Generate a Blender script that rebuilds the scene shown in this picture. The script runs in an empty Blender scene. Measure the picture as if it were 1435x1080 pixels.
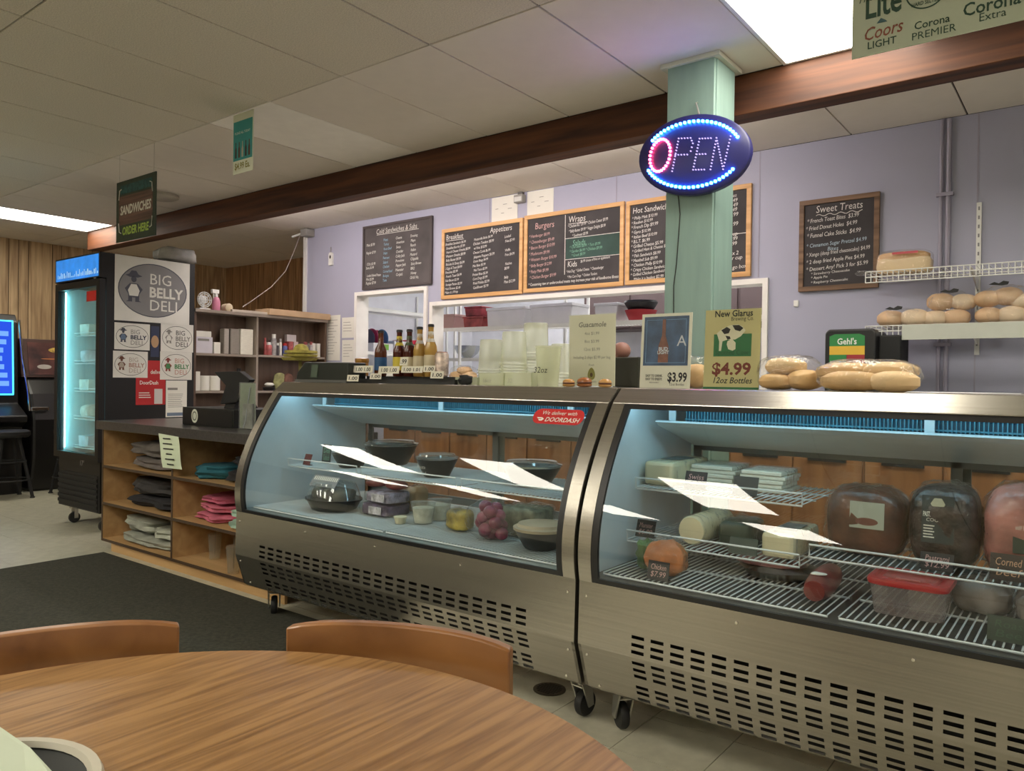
import bpy, math, random
from mathutils import Vector, Matrix

rnd = random.Random(11)
SC = bpy.context.scene
COL = SC.collection

# ------------------------------------------------------------------ camera
F, YAW, PITCH, ROLL = 1069.83, math.radians(37.617), math.radians(.332), math.radians(.7836)
CAM = Vector((0, 0, 1.22))
_fw = Vector((-math.sin(YAW) * math.cos(PITCH), math.cos(YAW) * math.cos(PITCH), -math.sin(PITCH)))
_r = Vector((math.cos(YAW), math.sin(YAW), 0)); _u = _r.cross(_fw)
_rt = math.cos(ROLL) * _r + math.sin(ROLL) * _u
_up = -math.sin(ROLL) * _r + math.cos(ROLL) * _u
cd = bpy.data.cameras.new('camera'); cam = bpy.data.objects.new('camera', cd); COL.objects.link(cam)
cam.matrix_world = Matrix(((_rt.x, _up.x, -_fw.x, CAM.x), (_rt.y, _up.y, -_fw.y, CAM.y), (_rt.z, _up.z, -_fw.z, CAM.z), (0, 0, 0, 1)))
cd.sensor_fit = 'HORIZONTAL'; cd.sensor_width = 36; cd.lens = F / 1435 * 36; cd.clip_start = .02
SC.camera = cam

# ------------------------------------------------------------------ world, exposure
w = bpy.data.worlds.new('world'); SC.world = w; w.use_nodes = True
w.node_tree.nodes['Background'].inputs[0].default_value = (.5, .48, .45, 1)
w.node_tree.nodes['Background'].inputs[1].default_value = .05
SC.view_settings.view_transform = 'Standard'
SC.view_settings.look = 'None'
SC.view_settings.gamma = 1
SC.view_settings.use_curve_mapping = False
SC.view_settings.exposure = 0.8
TROFFER = 9.0          # ceiling panel emission
TROFFER_COL = (1.0, .94, .80, 1)

def ray(x, y): return _fw + (x - 717.5) / F * _rt - (y - 540) / F * _up
def PY(x, y, Y): d = ray(x, y); return CAM + d * ((Y - CAM.y) / d.y)
def PX(x, y, X): d = ray(x, y); return CAM + d * ((X - CAM.x) / d.x)
def PZ(x, y, Z): d = ray(x, y); return CAM + d * ((Z - CAM.z) / d.z)

# ------------------------------------------------------------------ materials
MATS = {}
def mat(name, col, rough=.5, metal=0, var=.06, scale=6, bump=0, bscale=80, stretch=(1, 1, 1), emit=0, ecol=None, coat=0, trans=0, sss=0, alpha=1):
    if name in MATS: return MATS[name]
    m = bpy.data.materials.new(name); m.use_nodes = True
    nt = m.node_tree; b = nt.nodes['Principled BSDF']; L = nt.links.new
    tc = nt.nodes.new('ShaderNodeTexCoord'); mp = nt.nodes.new('ShaderNodeMapping'); mp.inputs['Scale'].default_value = stretch
    L(tc.outputs['Object'], mp.inputs['Vector'])
    n = nt.nodes.new('ShaderNodeTexNoise'); n.inputs['Scale'].default_value = scale; n.inputs['Detail'].default_value = 4
    L(mp.outputs[0], n.inputs['Vector'])
    cr = nt.nodes.new('ShaderNodeValToRGB')
    cr.color_ramp.elements[0].position = .3; cr.color_ramp.elements[1].position = .7
    cr.color_ramp.elements[0].color = (*[max(0, c * (1 - var)) for c in col], 1)
    cr.color_ramp.elements[1].color = (*[min(1, c * (1 + var)) for c in col], 1)
    L(n.outputs['Fac'], cr.inputs[0]); L(cr.outputs[0], b.inputs['Base Color'])
    b.inputs['Roughness'].default_value = rough; b.inputs['Metallic'].default_value = metal
    b.inputs['Coat Weight'].default_value = coat; b.inputs['Transmission Weight'].default_value = trans
    b.inputs['Alpha'].default_value = alpha
    if sss: b.inputs['Subsurface Weight'].default_value = sss; b.inputs['Subsurface Radius'].default_value = (.02, .015, .01)
    if bump:
        n2 = nt.nodes.new('ShaderNodeTexNoise'); n2.inputs['Scale'].default_value = bscale; L(mp.outputs[0], n2.inputs['Vector'])
        bp = nt.nodes.new('ShaderNodeBump'); bp.inputs['Strength'].default_value = bump; bp.inputs['Distance'].default_value = .01
        L(n2.outputs['Fac'], bp.inputs['Height']); L(bp.outputs[0], b.inputs['Normal'])
    if emit:
        b.inputs['Emission Strength'].default_value = emit; b.inputs['Emission Color'].default_value = (*(ecol or col), 1)
    MATS[name] = m; return m

def wood(name, c1, c2, rough=.45, axis='Z', scale=3.0, ring=.35, coat=0, knots=0, var=.5):
    """grain along axis"""
    if name in MATS: return MATS[name]
    m = bpy.data.materials.new(name); m.use_nodes = True
    nt = m.node_tree; b = nt.nodes['Principled BSDF']; L = nt.links.new
    tc = nt.nodes.new('ShaderNodeTexCoord'); mp = nt.nodes.new('ShaderNodeMapping')
    s = {'X': (.06, 1, 1), 'Y': (1, .06, 1), 'Z': (1, 1, .06)}[axis]
    mp.inputs['Scale'].default_value = [q * scale for q in s]
    oi = nt.nodes.new('ShaderNodeObjectInfo'); ad = nt.nodes.new('ShaderNodeVectorMath'); ad.operation = 'ADD'
    ml = nt.nodes.new('ShaderNodeMath'); ml.operation = 'MULTIPLY'; ml.inputs[1].default_value = 37.0
    L(oi.outputs['Random'], ml.inputs[0]); L(tc.outputs['Object'], mp.inputs['Vector']); L(mp.outputs[0], ad.inputs[0]); L(ml.outputs[0], ad.inputs[1])
    n = nt.nodes.new('ShaderNodeTexNoise'); n.inputs['Scale'].default_value = 6; n.inputs['Detail'].default_value = 6; n.inputs['Distortion'].default_value = .6
    L(ad.outputs[0], n.inputs['Vector'])
    n0 = nt.nodes.new('ShaderNodeTexNoise'); n0.inputs['Scale'].default_value = 1.3; n0.inputs['Detail'].default_value = 2
    L(ad.outputs[0], n0.inputs['Vector'])
    mm = nt.nodes.new('ShaderNodeMath'); mm.operation = 'MULTIPLY'; mm.inputs[1].default_value = 14
    L(n0.outputs['Fac'], mm.inputs[0])
    sn = nt.nodes.new('ShaderNodeMath'); sn.operation = 'PINGPONG'; sn.inputs[1].default_value = 1; L(mm.outputs[0], sn.inputs[0])
    mx = nt.nodes.new('ShaderNodeMath'); mx.operation = 'MULTIPLY_ADD'; mx.inputs[1].default_value = ring
    L(sn.outputs[0], mx.inputs[0]); L(n.outputs['Fac'], mx.inputs[2])
    cr = nt.nodes.new('ShaderNodeValToRGB'); cr.color_ramp.elements[0].position = .35; cr.color_ramp.elements[1].position = .35 + var
    cr.color_ramp.elements[0].color = (*c1, 1); cr.color_ramp.elements[1].color = (*c2, 1)
    L(mx.outputs[0], cr.inputs[0])
    out = cr.outputs[0]
    if knots:
        v = nt.nodes.new('ShaderNodeTexVoronoi'); v.inputs['Scale'].default_value = knots
        m2 = nt.nodes.new('ShaderNodeMapping'); m2.inputs['Scale'].default_value = (1, 1, .45) if axis == 'Z' else (1, 1, 1)
        L(tc.outputs['Object'], m2.inputs['Vector'])
        a2 = nt.nodes.new('ShaderNodeVectorMath'); a2.operation = 'ADD'; L(m2.outputs[0], a2.inputs[0]); L(ml.outputs[0], a2.inputs[1])
        L(a2.outputs[0], v.inputs['Vector'])
        c2r = nt.nodes.new('ShaderNodeValToRGB'); c2r.color_ramp.elements[0].position = .05; c2r.color_ramp.elements[1].position = .14
        c2r.color_ramp.elements[0].color = (.25, .18, .12, 1); c2r.color_ramp.elements[1].color = (1, 1, 1, 1)
        L(v.outputs['Distance'], c2r.inputs[0])
        mc = nt.nodes.new('ShaderNodeMix'); mc.data_type = 'RGBA'; mc.blend_type = 'MULTIPLY'; mc.inputs[0].default_value = .8
        L(out, mc.inputs[6]); L(c2r.outputs[0], mc.inputs[7]); out = mc.outputs[2]
    L(out, b.inputs['Base Color'])
    b.inputs['Roughness'].default_value = rough; b.inputs['Coat Weight'].default_value = coat; b.inputs['Coat Roughness'].default_value = .2
    bp = nt.nodes.new('ShaderNodeBump'); bp.inputs['Strength'].default_value = .08; bp.inputs['Distance'].default_value = .004
    L(n.outputs['Fac'], bp.inputs['Height']); L(bp.outputs[0], b.inputs['Normal'])
    MATS[name] = m; return m

def clear(name, tint=(1, 1, 1), ior=1.5, rough=0.0, base=0.0, gcol=(1, 1, 1), milky=0.0, mcol=(.9, .9, .85), bump=0, bscale=30):
    """clear sheet: transparent + fresnel gloss (+ milky scatter)"""
    if name in MATS: return MATS[name]
    m = bpy.data.materials.new(name); m.use_nodes = True
    nt = m.node_tree; L = nt.links.new; nt.nodes.remove(nt.nodes['Principled BSDF']); o = nt.nodes['Material Output']
    t = nt.nodes.new('ShaderNodeBsdfTransparent'); t.inputs[0].default_value = (*tint, 1)
    g = nt.nodes.new('ShaderNodeBsdfGlossy'); g.inputs['Roughness'].default_value = rough; g.inputs[0].default_value = (*gcol, 1)
    f = nt.nodes.new('ShaderNodeFresnel')
    ge = nt.nodes.new('ShaderNodeNewGeometry'); mr = nt.nodes.new('ShaderNodeMapRange'); mr.inputs[3].default_value = ior; mr.inputs[4].default_value = 1 / ior
    L(ge.outputs['Backfacing'], mr.inputs[0]); L(mr.outputs[0], f.inputs[0])     # same reflectance from both sides of a thin sheet
    src = t.outputs[0]
    if milky:
        d = nt.nodes.new('ShaderNodeBsdfDiffuse'); d.inputs[0].default_value = (*mcol, 1)
        tl = nt.nodes.new('ShaderNodeBsdfTranslucent'); tl.inputs[0].default_value = (*mcol, 1)
        m0 = nt.nodes.new('ShaderNodeMixShader'); m0.inputs[0].default_value = .4; L(d.outputs[0], m0.inputs[1]); L(tl.outputs[0], m0.inputs[2])
        m1 = nt.nodes.new('ShaderNodeMixShader'); m1.inputs[0].default_value = milky; L(src, m1.inputs[1]); L(m0.outputs[0], m1.inputs[2]); src = m1.outputs[0]
    a = nt.nodes.new('ShaderNodeMath'); a.operation = 'ADD'; a.use_clamp = True; a.inputs[1].default_value = base; L(f.outputs[0], a.inputs[0])
    mx = nt.nodes.new('ShaderNodeMixShader'); L(a.outputs[0], mx.inputs[0]); L(src, mx.inputs[1]); L(g.outputs[0], mx.inputs[2])
    if bump:
        tc = nt.nodes.new('ShaderNodeTexCoord'); n2 = nt.nodes.new('ShaderNodeTexNoise'); n2.inputs['Scale'].default_value = bscale; n2.inputs['Detail'].default_value = 3
        L(tc.outputs['Object'], n2.inputs['Vector']); bp = nt.nodes.new('ShaderNodeBump'); bp.inputs['Strength'].default_value = bump; bp.inputs['Distance'].default_value = .02
        L(n2.outputs['Fac'], bp.inputs['Height']); L(bp.outputs[0], g.inputs['Normal']); L(bp.outputs[0], f.inputs['Normal'])
    L(mx.outputs[0], o.inputs[0]); MATS[name] = m; return m

def glow(name, col, s):
    if name in MATS: return MATS[name]
    m = bpy.data.materials.new(name); m.use_nodes = True
    nt = m.node_tree; nt.nodes.remove(nt.nodes['Principled BSDF']); e = nt.nodes.new('ShaderNodeEmission')
    e.inputs[0].default_value = (*col[:3], 1); e.inputs[1].default_value = s; nt.links.new(e.outputs[0], nt.nodes['Material Output'].inputs[0])
    MATS[name] = m; return m

STEEL = mat('brushed_steel', (.43, .405, .36), .27, .95, var=.08, scale=5, stretch=(.3, 30, 30), bump=.03, bscale=90)
STEELD = mat('steel_fork', (.62, .61, .56), .3, .85)
BLACK = mat('black_plastic', (.012, .012, .013), .4)
BLACKM = mat('black_matte', (.010, .010, .011), .7)
RUBBER = mat('black_rubber', (.014, .014, .014), .55)
DARK = mat('dark_void', (.015, .014, .012), .9)
WHITE = mat('white_enamel', (.78, .78, .75), .4)
WIRE = mat('white_wire_coating', (.72, .76, .76), .35)
PAPER = mat('white_paper', (.78, .77, .70), .8, var=.03)
PAPERC = mat('cream_paper', (.74, .71, .60), .8, var=.03)
PAPERG = mat('pale_green_paper', (.62, .70, .52), .8, var=.03)
INK = mat('black_ink', (.03, .03, .03), .8)
INKG = mat('grey_ink', (.25, .24, .22), .8)
CHALK = mat('white_chalk', (.72, .70, .66), .95, var=.2, scale=150)
CHALKB = mat('blue_chalk', (.25, .42, .55), .95, var=.2, scale=150)
CHALKG = mat('green_chalk', (.2, .42, .3), .95, var=.2, scale=150)
CHALKP = mat('pink_chalk', (.6, .38, .36), .95, var=.2, scale=150)
SLATE = mat('chalkboard_slate', (.045, .040, .042), .75, var=.3, scale=4)
RED = mat('red_print', (.55, .02, .02), .45)
GLASS = clear('display_glass', (.93, .96, .95), 1.62, 0)
GLASS2 = clear('rear_glass', (.9, .92, .9), 1.45, .02)
FILM = clear('plastic_film', (.97, .97, .96), 1.22, .08, milky=.015, bump=.9, bscale=28)
BAG = clear('bread_bag_film', (.98, .98, .97), 1.3, .10, base=.025, milky=.04, bump=1.0, bscale=26)
CLEARP = clear('clear_plastic', (.92, .94, .93), 1.45, .05, milky=.12)
CUPP = clear('translucent_cup_plastic', (.93, .945, .88), 1.4, .2, milky=.40, mcol=(.82, .84, .68))

# ------------------------------------------------------------------ mesh helpers
ORG = {}
class MB:
    def __init__(s): s.v = []; s.f = []
    def add(s, vs, fs):
        k = len(s.v); s.v += [tuple(p) for p in vs]; s.f += [tuple(i + k for i in q) for q in fs]; return s
    def box(s, x0, x1, y0, y1, z0, z1):
        return s.add([(x0, y0, z0), (x1, y0, z0), (x1, y1, z0), (x0, y1, z0), (x0, y0, z1), (x1, y0, z1), (x1, y1, z1), (x0, y1, z1)],
                     [(0, 3, 2, 1), (4, 5, 6, 7), (0, 1, 5, 4), (1, 2, 6, 5), (2, 3, 7, 6), (3, 0, 4, 7)])
    def obox(s, c, u, v, n, a, b, d):
        """oriented box: centre c, half sizes a,b,d along unit u,v,n"""
        c, u, v, n = Vector(c), Vector(u), Vector(v), Vector(n)
        P = [c + u * (a * i) + v * (b * j) + n * (d * k) for k in (-1, 1) for (i, j) in ((-1, -1), (1, -1), (1, 1), (-1, 1))]
        return s.add(P, [(0, 3, 2, 1), (4, 5, 6, 7), (0, 1, 5, 4), (1, 2, 6, 5), (2, 3, 7, 6), (3, 0, 4, 7)])
    def tube(s, pts, r, n=6, closed=False, cap=True):
        pts = [Vector(p) for p in pts]; N = len(pts); rings = []
        for i, p in enumerate(pts):
            a = pts[i - 1] if (i or closed) else p; b = pts[(i + 1) % N] if (i < N - 1 or closed) else p
            t = (b - a).normalized(); ref = Vector((0, 0, 1)) if abs(t.z) < .9 else Vector((1, 0, 0))
            e1 = t.cross(ref).normalized(); e2 = t.cross(e1)
            rr = r[i] if isinstance(r, (list, tuple)) else r
            rings.append([p + e1 * (rr * math.cos(2 * math.pi * k / n)) + e2 * (rr * math.sin(2 * math.pi * k / n)) for k in range(n)])
        vs = [q for g in rings for q in g]; fs = []
        for i in range(N if closed else N - 1):
            j = (i + 1) % N
            fs += [(i * n + k, i * n + (k + 1) % n, j * n + (k + 1) % n, j * n + k) for k in range(n)]
        if cap and not closed: fs += [tuple(range(n)), tuple(range((N - 1) * n, N * n))[::-1]]
        return s.add(vs, fs)
    def lathe(s, prof, c=(0, 0, 0), n=24, sx=1, sy=1, axis='Z', cap=True):
        vs = []; fs = []
        for (r, z) in prof:
            for k in range(n):
                a = 2 * math.pi * k / n; x, y = r * math.cos(a) * sx, r * math.sin(a) * sy
                vs.append({'Z': (c[0] + x, c[1] + y, c[2] + z), 'X': (c[0] + z, c[1] + x, c[2] + y), 'Y': (c[0] + x, c[1] + z, c[2] + y)}[axis])
        for i in range(len(prof) - 1):
            fs += [(i * n + k, i * n + (k + 1) % n, (i + 1) * n + (k + 1) % n, (i + 1) * n + k) for k in range(n)]
        if cap: fs += [tuple(range(n))[::-1], tuple(range((len(prof) - 1) * n, len(prof) * n))]
        return s.add(vs, fs)
    def prism(s, poly, axis, a, b):
        """poly of 2d points; axis X: (y,z), axis Y: (x,z), axis Z: (x,y)"""
        g = {'X': lambda p, t: (t, p[0], p[1]), 'Y': lambda p, t: (p[0], t, p[1]), 'Z': lambda p, t: (p[0], p[1], t)}[axis]
        n = len(poly); vs = [g(p, a) for p in poly] + [g(p, b) for p in poly]
        return s.add(vs, [tuple(range(n))[::-1], tuple(range(n, 2 * n))] + [(i, (i + 1) % n, n + (i + 1) % n, n + i) for i in range(n)])
    def strip(s, prof, x0, x1, off=0.0, thick=.004):
        """curved sheet along (y,z) profile between x0 and x1"""
        n = len(prof); vs = []
        for (y, z) in prof: vs += [(x0, y + off, z), (x1, y + off, z), (x0, y + off + thick, z), (x1, y + off + thick, z)]
        fs = []
        for i in range(n - 1):
            a, b = 4 * i, 4 * i + 4
            fs += [(a, a + 1, b + 1, b), (a + 2, b + 2, b + 3, a + 3), (a, b, b + 2, a + 2), (a + 1, a + 3, b + 3, b + 1)]
        e = 4 * (n - 1)
        fs += [(0, 2, 3, 1), (e, e + 1, e + 3, e + 2)]
        return s.add(vs, fs)
    def blob(s, c, r, e=1.0, n=16, m=10, amp=0.0, seed=0, flat=None, freq=3.0):
        """superellipsoid with lumps; flat: cut everything below c.z+flat"""
        rr = random.Random(seed); ph = [rr.uniform(0, 6.28) for _ in range(9)]
        sg = lambda q: math.copysign(abs(q) ** e, q)
        vs = []; fs = []
        for j in range(m + 1):
            b = -math.pi / 2 + math.pi * j / m
            for k in range(n):
                a = 2 * math.pi * k / n
                d = Vector((sg(math.cos(b)) * sg(math.cos(a)), sg(math.cos(b)) * sg(math.sin(a)), sg(math.sin(b))))
                q = 1 + amp * (math.sin(freq * d.x * 2 + ph[0]) * math.sin(freq * d.y * 2.3 + ph[1]) + .6 * math.sin(freq * 3.1 * d.z + ph[2] + 2 * d.x) + .5 * math.sin(freq * 4 * d.x + ph[3]) * math.sin(freq * 3.7 * d.y + ph[4] + 3 * d.z))
                p = Vector((c[0] + d.x * r[0] * q, c[1] + d.y * r[1] * q, c[2] + d.z * r[2] * q))
                if flat is not None: p.z = max(p.z, c[2] + flat)
                vs.append(p)
        for j in range(m):
            fs += [(j * n + k, j * n + (k + 1) % n, (j + 1) * n + (k + 1) % n, (j + 1) * n + k) for k in range(n)]
        return s.add(vs, fs)
    def xf(s, M):
        s.v = [tuple(M @ Vector(p)) for p in s.v]; return s
    def build(s, name, m, parent=None, smooth=False, bevel=0, local=False):
        me = bpy.data.meshes.new(name)
        o = bpy.data.objects.new(name, me); COL.objects.link(o)
        if parent is None:
            xs = [p[0] for p in s.v]; ys = [p[1] for p in s.v]; zs = [p[2] for p in s.v]
            org = Vector(((min(xs) + max(xs)) / 2, (min(ys) + max(ys)) / 2, min(zs))); o.location = org
        else:
            org = Vector((0, 0, 0)) if local else ORG[parent.name]; o.parent = parent
        ORG[o.name] = org if not local else Vector((0, 0, 0))
        me.from_pydata([(p[0] - org.x, p[1] - org.y, p[2] - org.z) for p in s.v] if not local else s.v, [], s.f)
        me.validate(); me.update()
        import bmesh
        bm = bmesh.new(); bm.from_mesh(me); bmesh.ops.remove_doubles(bm, verts=bm.verts, dist=1e-6); bmesh.ops.recalc_face_normals(bm, faces=bm.faces); bm.to_mesh(me); bm.free()
        if smooth:
            me.shade_smooth()
            try: me.set_sharp_from_angle(angle=math.radians(40))
            except Exception: pass
        me.materials.append(m)
        if bevel:
            md = o.modifiers.new('bevel', 'BEVEL'); md.width = bevel; md.segments = 2; md.limit_method = 'ANGLE'
        return o

def tag(o, label, cat=None, group=None, kind=None):
    if label: o['label'] = label
    if cat: o['category'] = cat
    if group: o['group'] = group
    if kind: o['kind'] = kind
    return o
def struct(o): o['kind'] = 'structure'; return o
def thing(name, label, cat, loc, group=None, rz=0):
    o = bpy.data.objects.new(name, None); COL.objects.link(o); o.empty_display_size = .05
    o.location = loc; o.rotation_euler.z = rz; ORG[o.name] = Vector(loc)
    return tag(o, label, cat, group)
def copy_tree(o, loc=None, rz=None, parent=None):
    c = o.copy(); COL.objects.link(c); c.parent = parent
    if loc is not None: c.location = loc
    if rz is not None: c.rotation_euler.z = rz
    for ch in list(o.children): copy_tree(ch, parent=c)
    return c
def B(*a): return MB().box(*a)

# lettering: lines = [(text, u, v, size[, opts])], frame (origin, u axis, v axis)
_fc = {}
def letters(name, lines, frame, m, parent, off=.0012, label=None, thick=0.0):
    o0, u, v = Vector(frame[0]), Vector(frame[1]), Vector(frame[2]); n = u.cross(v)
    mb = MB()
    for ln in lines:
        t, a, b, size = ln[:4]; op = ln[4] if len(ln) > 4 else {}
        cu = bpy.data.curves.new('t', 'FONT'); cu.body = t; cu.size = size; cu.resolution_u = op.get('res', 2)
        cu.align_x = op.get('al', 'LEFT'); cu.shear = op.get('shear', 0); cu.offset = op.get('bold', 0) * size
        cu.space_character = op.get('sp', 1); cu.extrude = thick
        ob = bpy.data.objects.new('t', cu); COL.objects.link(ob)
        me = bpy.data.meshes.new_from_object(ob)
        wx = op.get('wx', 1); r = op.get('rot', 0); c, s = math.cos(r), math.sin(r)
        if 'fit' in op and len(me.vertices):
            xs = [p.co.x for p in me.vertices]; wx = op['fit'] / max(1e-6, max(xs) - min(xs))
        vs = []
        for p in me.vertices:
            x, y = p.co.x * wx, p.co.y
            X, Y = a + x * c - y * s, b + x * s + y * c
            vs.append(o0 + u * X + v * Y + n * (off + p.co.z))
        mb.add(vs, [tuple(f.vertices) for f in me.polygons])
        bpy.data.objects.remove(ob); bpy.data.curves.remove(cu); bpy.data.meshes.remove(me)
    o = mb.build(name, m, parent)
    if label: o['label'] = label
    if 'writing' in name or 'lettering' in name: o['kind'] = 'stuff'
    return o
def plate(mb, frame, a0, a1, b0, b1, off=.0006, t=.0006):
    """thin rectangle on a frame"""
    o0, u, v = Vector(frame[0]), Vector(frame[1]), Vector(frame[2]); n = u.cross(v)
    return mb.obox(o0 + u * ((a0 + a1) / 2) + v * ((b0 + b1) / 2) + n * off, u, v, n, (a1 - a0) / 2, (b1 - b0) / 2, t)
def poly_on(mb, frame, pts, off=.0006):
    o0, u, v = Vector(frame[0]), Vector(frame[1]), Vector(frame[2]); n = u.cross(v)
    return mb.add([o0 + u * a + v * b + n * off for a, b in pts], [tuple(range(len(pts)))])
def ell(a, b, ra, rb, n=32, t0=0, t1=2 * math.pi):
    return [(a + ra * math.cos(t0 + (t1 - t0) * k / n), b + rb * math.sin(t0 + (t1 - t0) * k / n)) for k in range(n)]
def ring_on(mb, frame, a, b, ra, rb, wd, off=.001, n=40):
    o0, u, v = Vector(frame[0]), Vector(frame[1]), Vector(frame[2]); nn = u.cross(v)
    vs = []
    for p, q in zip(ell(a, b, ra, rb, n), ell(a, b, ra - wd, rb - wd, n)):
        vs += [o0 + u * p[0] + v * p[1] + nn * off, o0 + u * q[0] + v * q[1] + nn * off]
    return mb.add(vs, [(2 * i, 2 * ((i + 1) % n), 2 * ((i + 1) % n) + 1, 2 * i + 1) for i in range(n)])
UX, UY, UZ = Vector((1, 0, 0)), Vector((0, 1, 0)), Vector((0, 0, 1))

# ------------------------------------------------------------------ the room
CE = 2.743; XL, XR, YF, YB, YA = -9.72, 3.2, -4.2, 4.93, 6.02
LAV = mat('lavender_paint', (.40, .405, .52), .55, var=.03, scale=2, bump=.03, bscale=200)
CREAM = mat('cream_paint', (.6, .56, .46), .6)
TILEA = mat('speckled_ceiling_tile', (.68, .63, .53), .9, var=.16, scale=170, bump=.25, bscale=140)
TILEB = mat('smooth_ceiling_tile', (.76, .705, .63), .85, var=.02, scale=9, bump=.06, bscale=90)
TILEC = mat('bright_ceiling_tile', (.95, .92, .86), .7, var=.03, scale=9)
VINYL = mat('floor_vinyl', (.46, .44, .34), .35, var=.12, scale=14, bump=.03, bscale=40)
PLANK = wood('knotty_panel_wood', (.30, .18, .09), (.62, .44, .25), .5, 'Z', 5, .30, knots=2.2)
PLANKB = wood('brown_panel_wood', (.22, .11, .05), (.48, .28, .14), .5, 'Z', 5, .3, knots=2.0)
BEAMW = wood('stained_beam_wood', (.030, .008, .004), (.135, .043, .014), .62, 'X', 3, .3)

fl = struct(B(XL, XR, YF, YA + 1.6, -.12, -.006).build('floor', mat('floor_grout', (.22, .21, .16), .8)))
t0 = None
for i in range(31):
    for j in range(9):
        x, y = -8.75 + .305 * i, .55 + .305 * j
        if t0 is None:
            t0 = B(-.151, .151, -.151, .151, -.006, 0).build('floor_tile', VINYL, fl, local=True); o = t0
        else:
            o = t0.copy(); COL.objects.link(o); o.parent = fl
        o.location = Vector((x, y, 0)) - fl.location
mb = B(XL, -8.905, YF, YA + 1.6, -.006, 0)
mb.box(.553, XR, YF, YA + 1.6, -.006, 0).box(-8.905, .553, YF, .397, -.006, 0).box(-8.905, .553, 3.145, YA + 1.6, -.006, 0)
mb.build('floor_sheet', VINYL, fl)

ce = struct(B(XL, XR, YF, YA + 1.6, CE + .014, CE + .12).build('ceiling', mat('ceiling_void', (.08, .07, .06), .9)))
GX = [-4.88 + .61 * k for k in range(-8, 14)]
ROWS = [(-3.94, -2.72), (-2.72, -1.5), (-1.5, -.68), (-.68, .5), (.5, 1.297), (1.297, 2.517), (2.517, 3.667), (3.805, 4.93), (4.93, 6.02)]
LIGHTS = {(-1, k) for k in ()}
def cell(x): return min(range(len(GX)), key=lambda i: abs(GX[i] - x))
for rx in (-6.10, -4.27, -2.44):
    LIGHTS.add((cell(rx), 3)); LIGHTS.add((cell(rx), 1))
LIGHTS.add((cell(-7.93), 1))  # unseen panel added to brighten the left side
LIGHTS.add((cell(1.22), 3)); LIGHTS.add((cell(1.22), 1)); LIGHTS.add((cell(.61), 6))  # unseen panels added for more light on the right
LIGHTS.add((cell(-1.22), 6)); LIGHTS.add((cell(-8.54), 6))
for r, (ya, yb) in enumerate(ROWS):
    base = {}
    for i in range(len(GX) - 1):
        if GX[i] < XL - .2 or (r == 8 and GX[i] > -6.6): continue
        if (i, r) in LIGHTS: continue
        m = TILEB if r >= 6 else TILEA
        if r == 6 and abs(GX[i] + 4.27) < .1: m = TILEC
        if m.name not in base:
            base[m.name] = B(-.301, .301, -(yb - ya) / 2 + .004, (yb - ya) / 2 - .004, 0, .012).build('ceiling_tile', m, ce, local=True, bevel=.0025); o = base[m.name]
        else:
            o = base[m.name].copy(); COL.objects.link(o); o.parent = ce
        o.location = Vector((GX[i] + .305, (ya + yb) / 2, CE + rnd.uniform(-.0012, .0012))) - ce.location

B(XL, -8.56, 3.671, 3.801, CE, CE + .012).build('ceiling_tile', TILEB, ce)
# walls
W1 = (-5.72, -4.755, 1.02, 2.055); W2 = (-4.72, -1.71, 1.02, 1.91); WT = 5.05
mb = B(-6.48, XR, YB, WT, 0, 1.02)
mb.box(-6.48, -5.72, YB, WT, 1.02, CE).box(-5.72, -4.755, YB, WT, 2.055, CE).box(-4.755, -4.72, YB, WT, 1.02, CE)
mb.box(-4.72, -1.71, YB, WT, 1.91, CE).box(-1.71, XR, YB, WT, 1.02, CE)
wb = struct(mb.build('wall_back', LAV))
for sx in (-4.06, -2.85, -1.78, -.555, .66):
    z0 = 1.92 if sx < -1.71 else 0
    B(sx - .004, sx + .004, YB - .002, YB + .002, z0, CE).build('panel_seam', mat('seam_lavender', (.36, .345, .43), .8), wb)  # seam strips in a slightly darker lavender than the wall
B(-6.52, -6.478, YB - .02, YB + .02, 0, CE).build('corner_trim', WHITE, wb)
struct(B(-6.60, -6.50, WT, YA, 0, CE).build('wall_passage', PLANKB))
struct(B(XR, XR + .1, YF, WT, 0, CE).build('wall_right', LAV))
struct(B(XL, XR, YF - .1, YF, 0, CE).build('wall_front', CREAM))
wl = struct(B(XL - .1, XL, YF, YA, 0, CE).build('wall_left', mat('groove_dark', (.05, .03, .02), .9)))
y = .4
while y < YA - .02:
    wd = rnd.choice((.1, .14, .2, .1, .25)); y1 = min(y + wd, YA)
    B(XL, XL + .008, y + .004, y1 - .004, 0, CE).build('plank', PLANK, wl); y = y1
wa = struct(B(XL, -6.48, YA, YA + .1, 0, CE).build('wall_alcove', MATS['groove_dark']))
x = XL + .01
while x < -6.62:
    wd = rnd.choice((.1, .14, .2, .1, .16)); x1 = min(x + wd, -6.60)
    B(x + .004, x1 - .004, YA - .008, YA, 0, CE).build('plank', PLANKB, wa); x = x1

# kitchen room seen through the openings
kw = mat('kitchen_white', (.74, .75, .80), .5)
struct(B(-6.48, -.6, 7.5, 7.6, 0, CE).build('wall_kitchen', kw))
struct(B(-.7, -.6, WT, 7.5, 0, CE).build('wall_kitchen_side', kw))
struct(B(-6.50, -6.44, WT, 7.5, 0, CE).build('wall_kitchen_far', kw))
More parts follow.
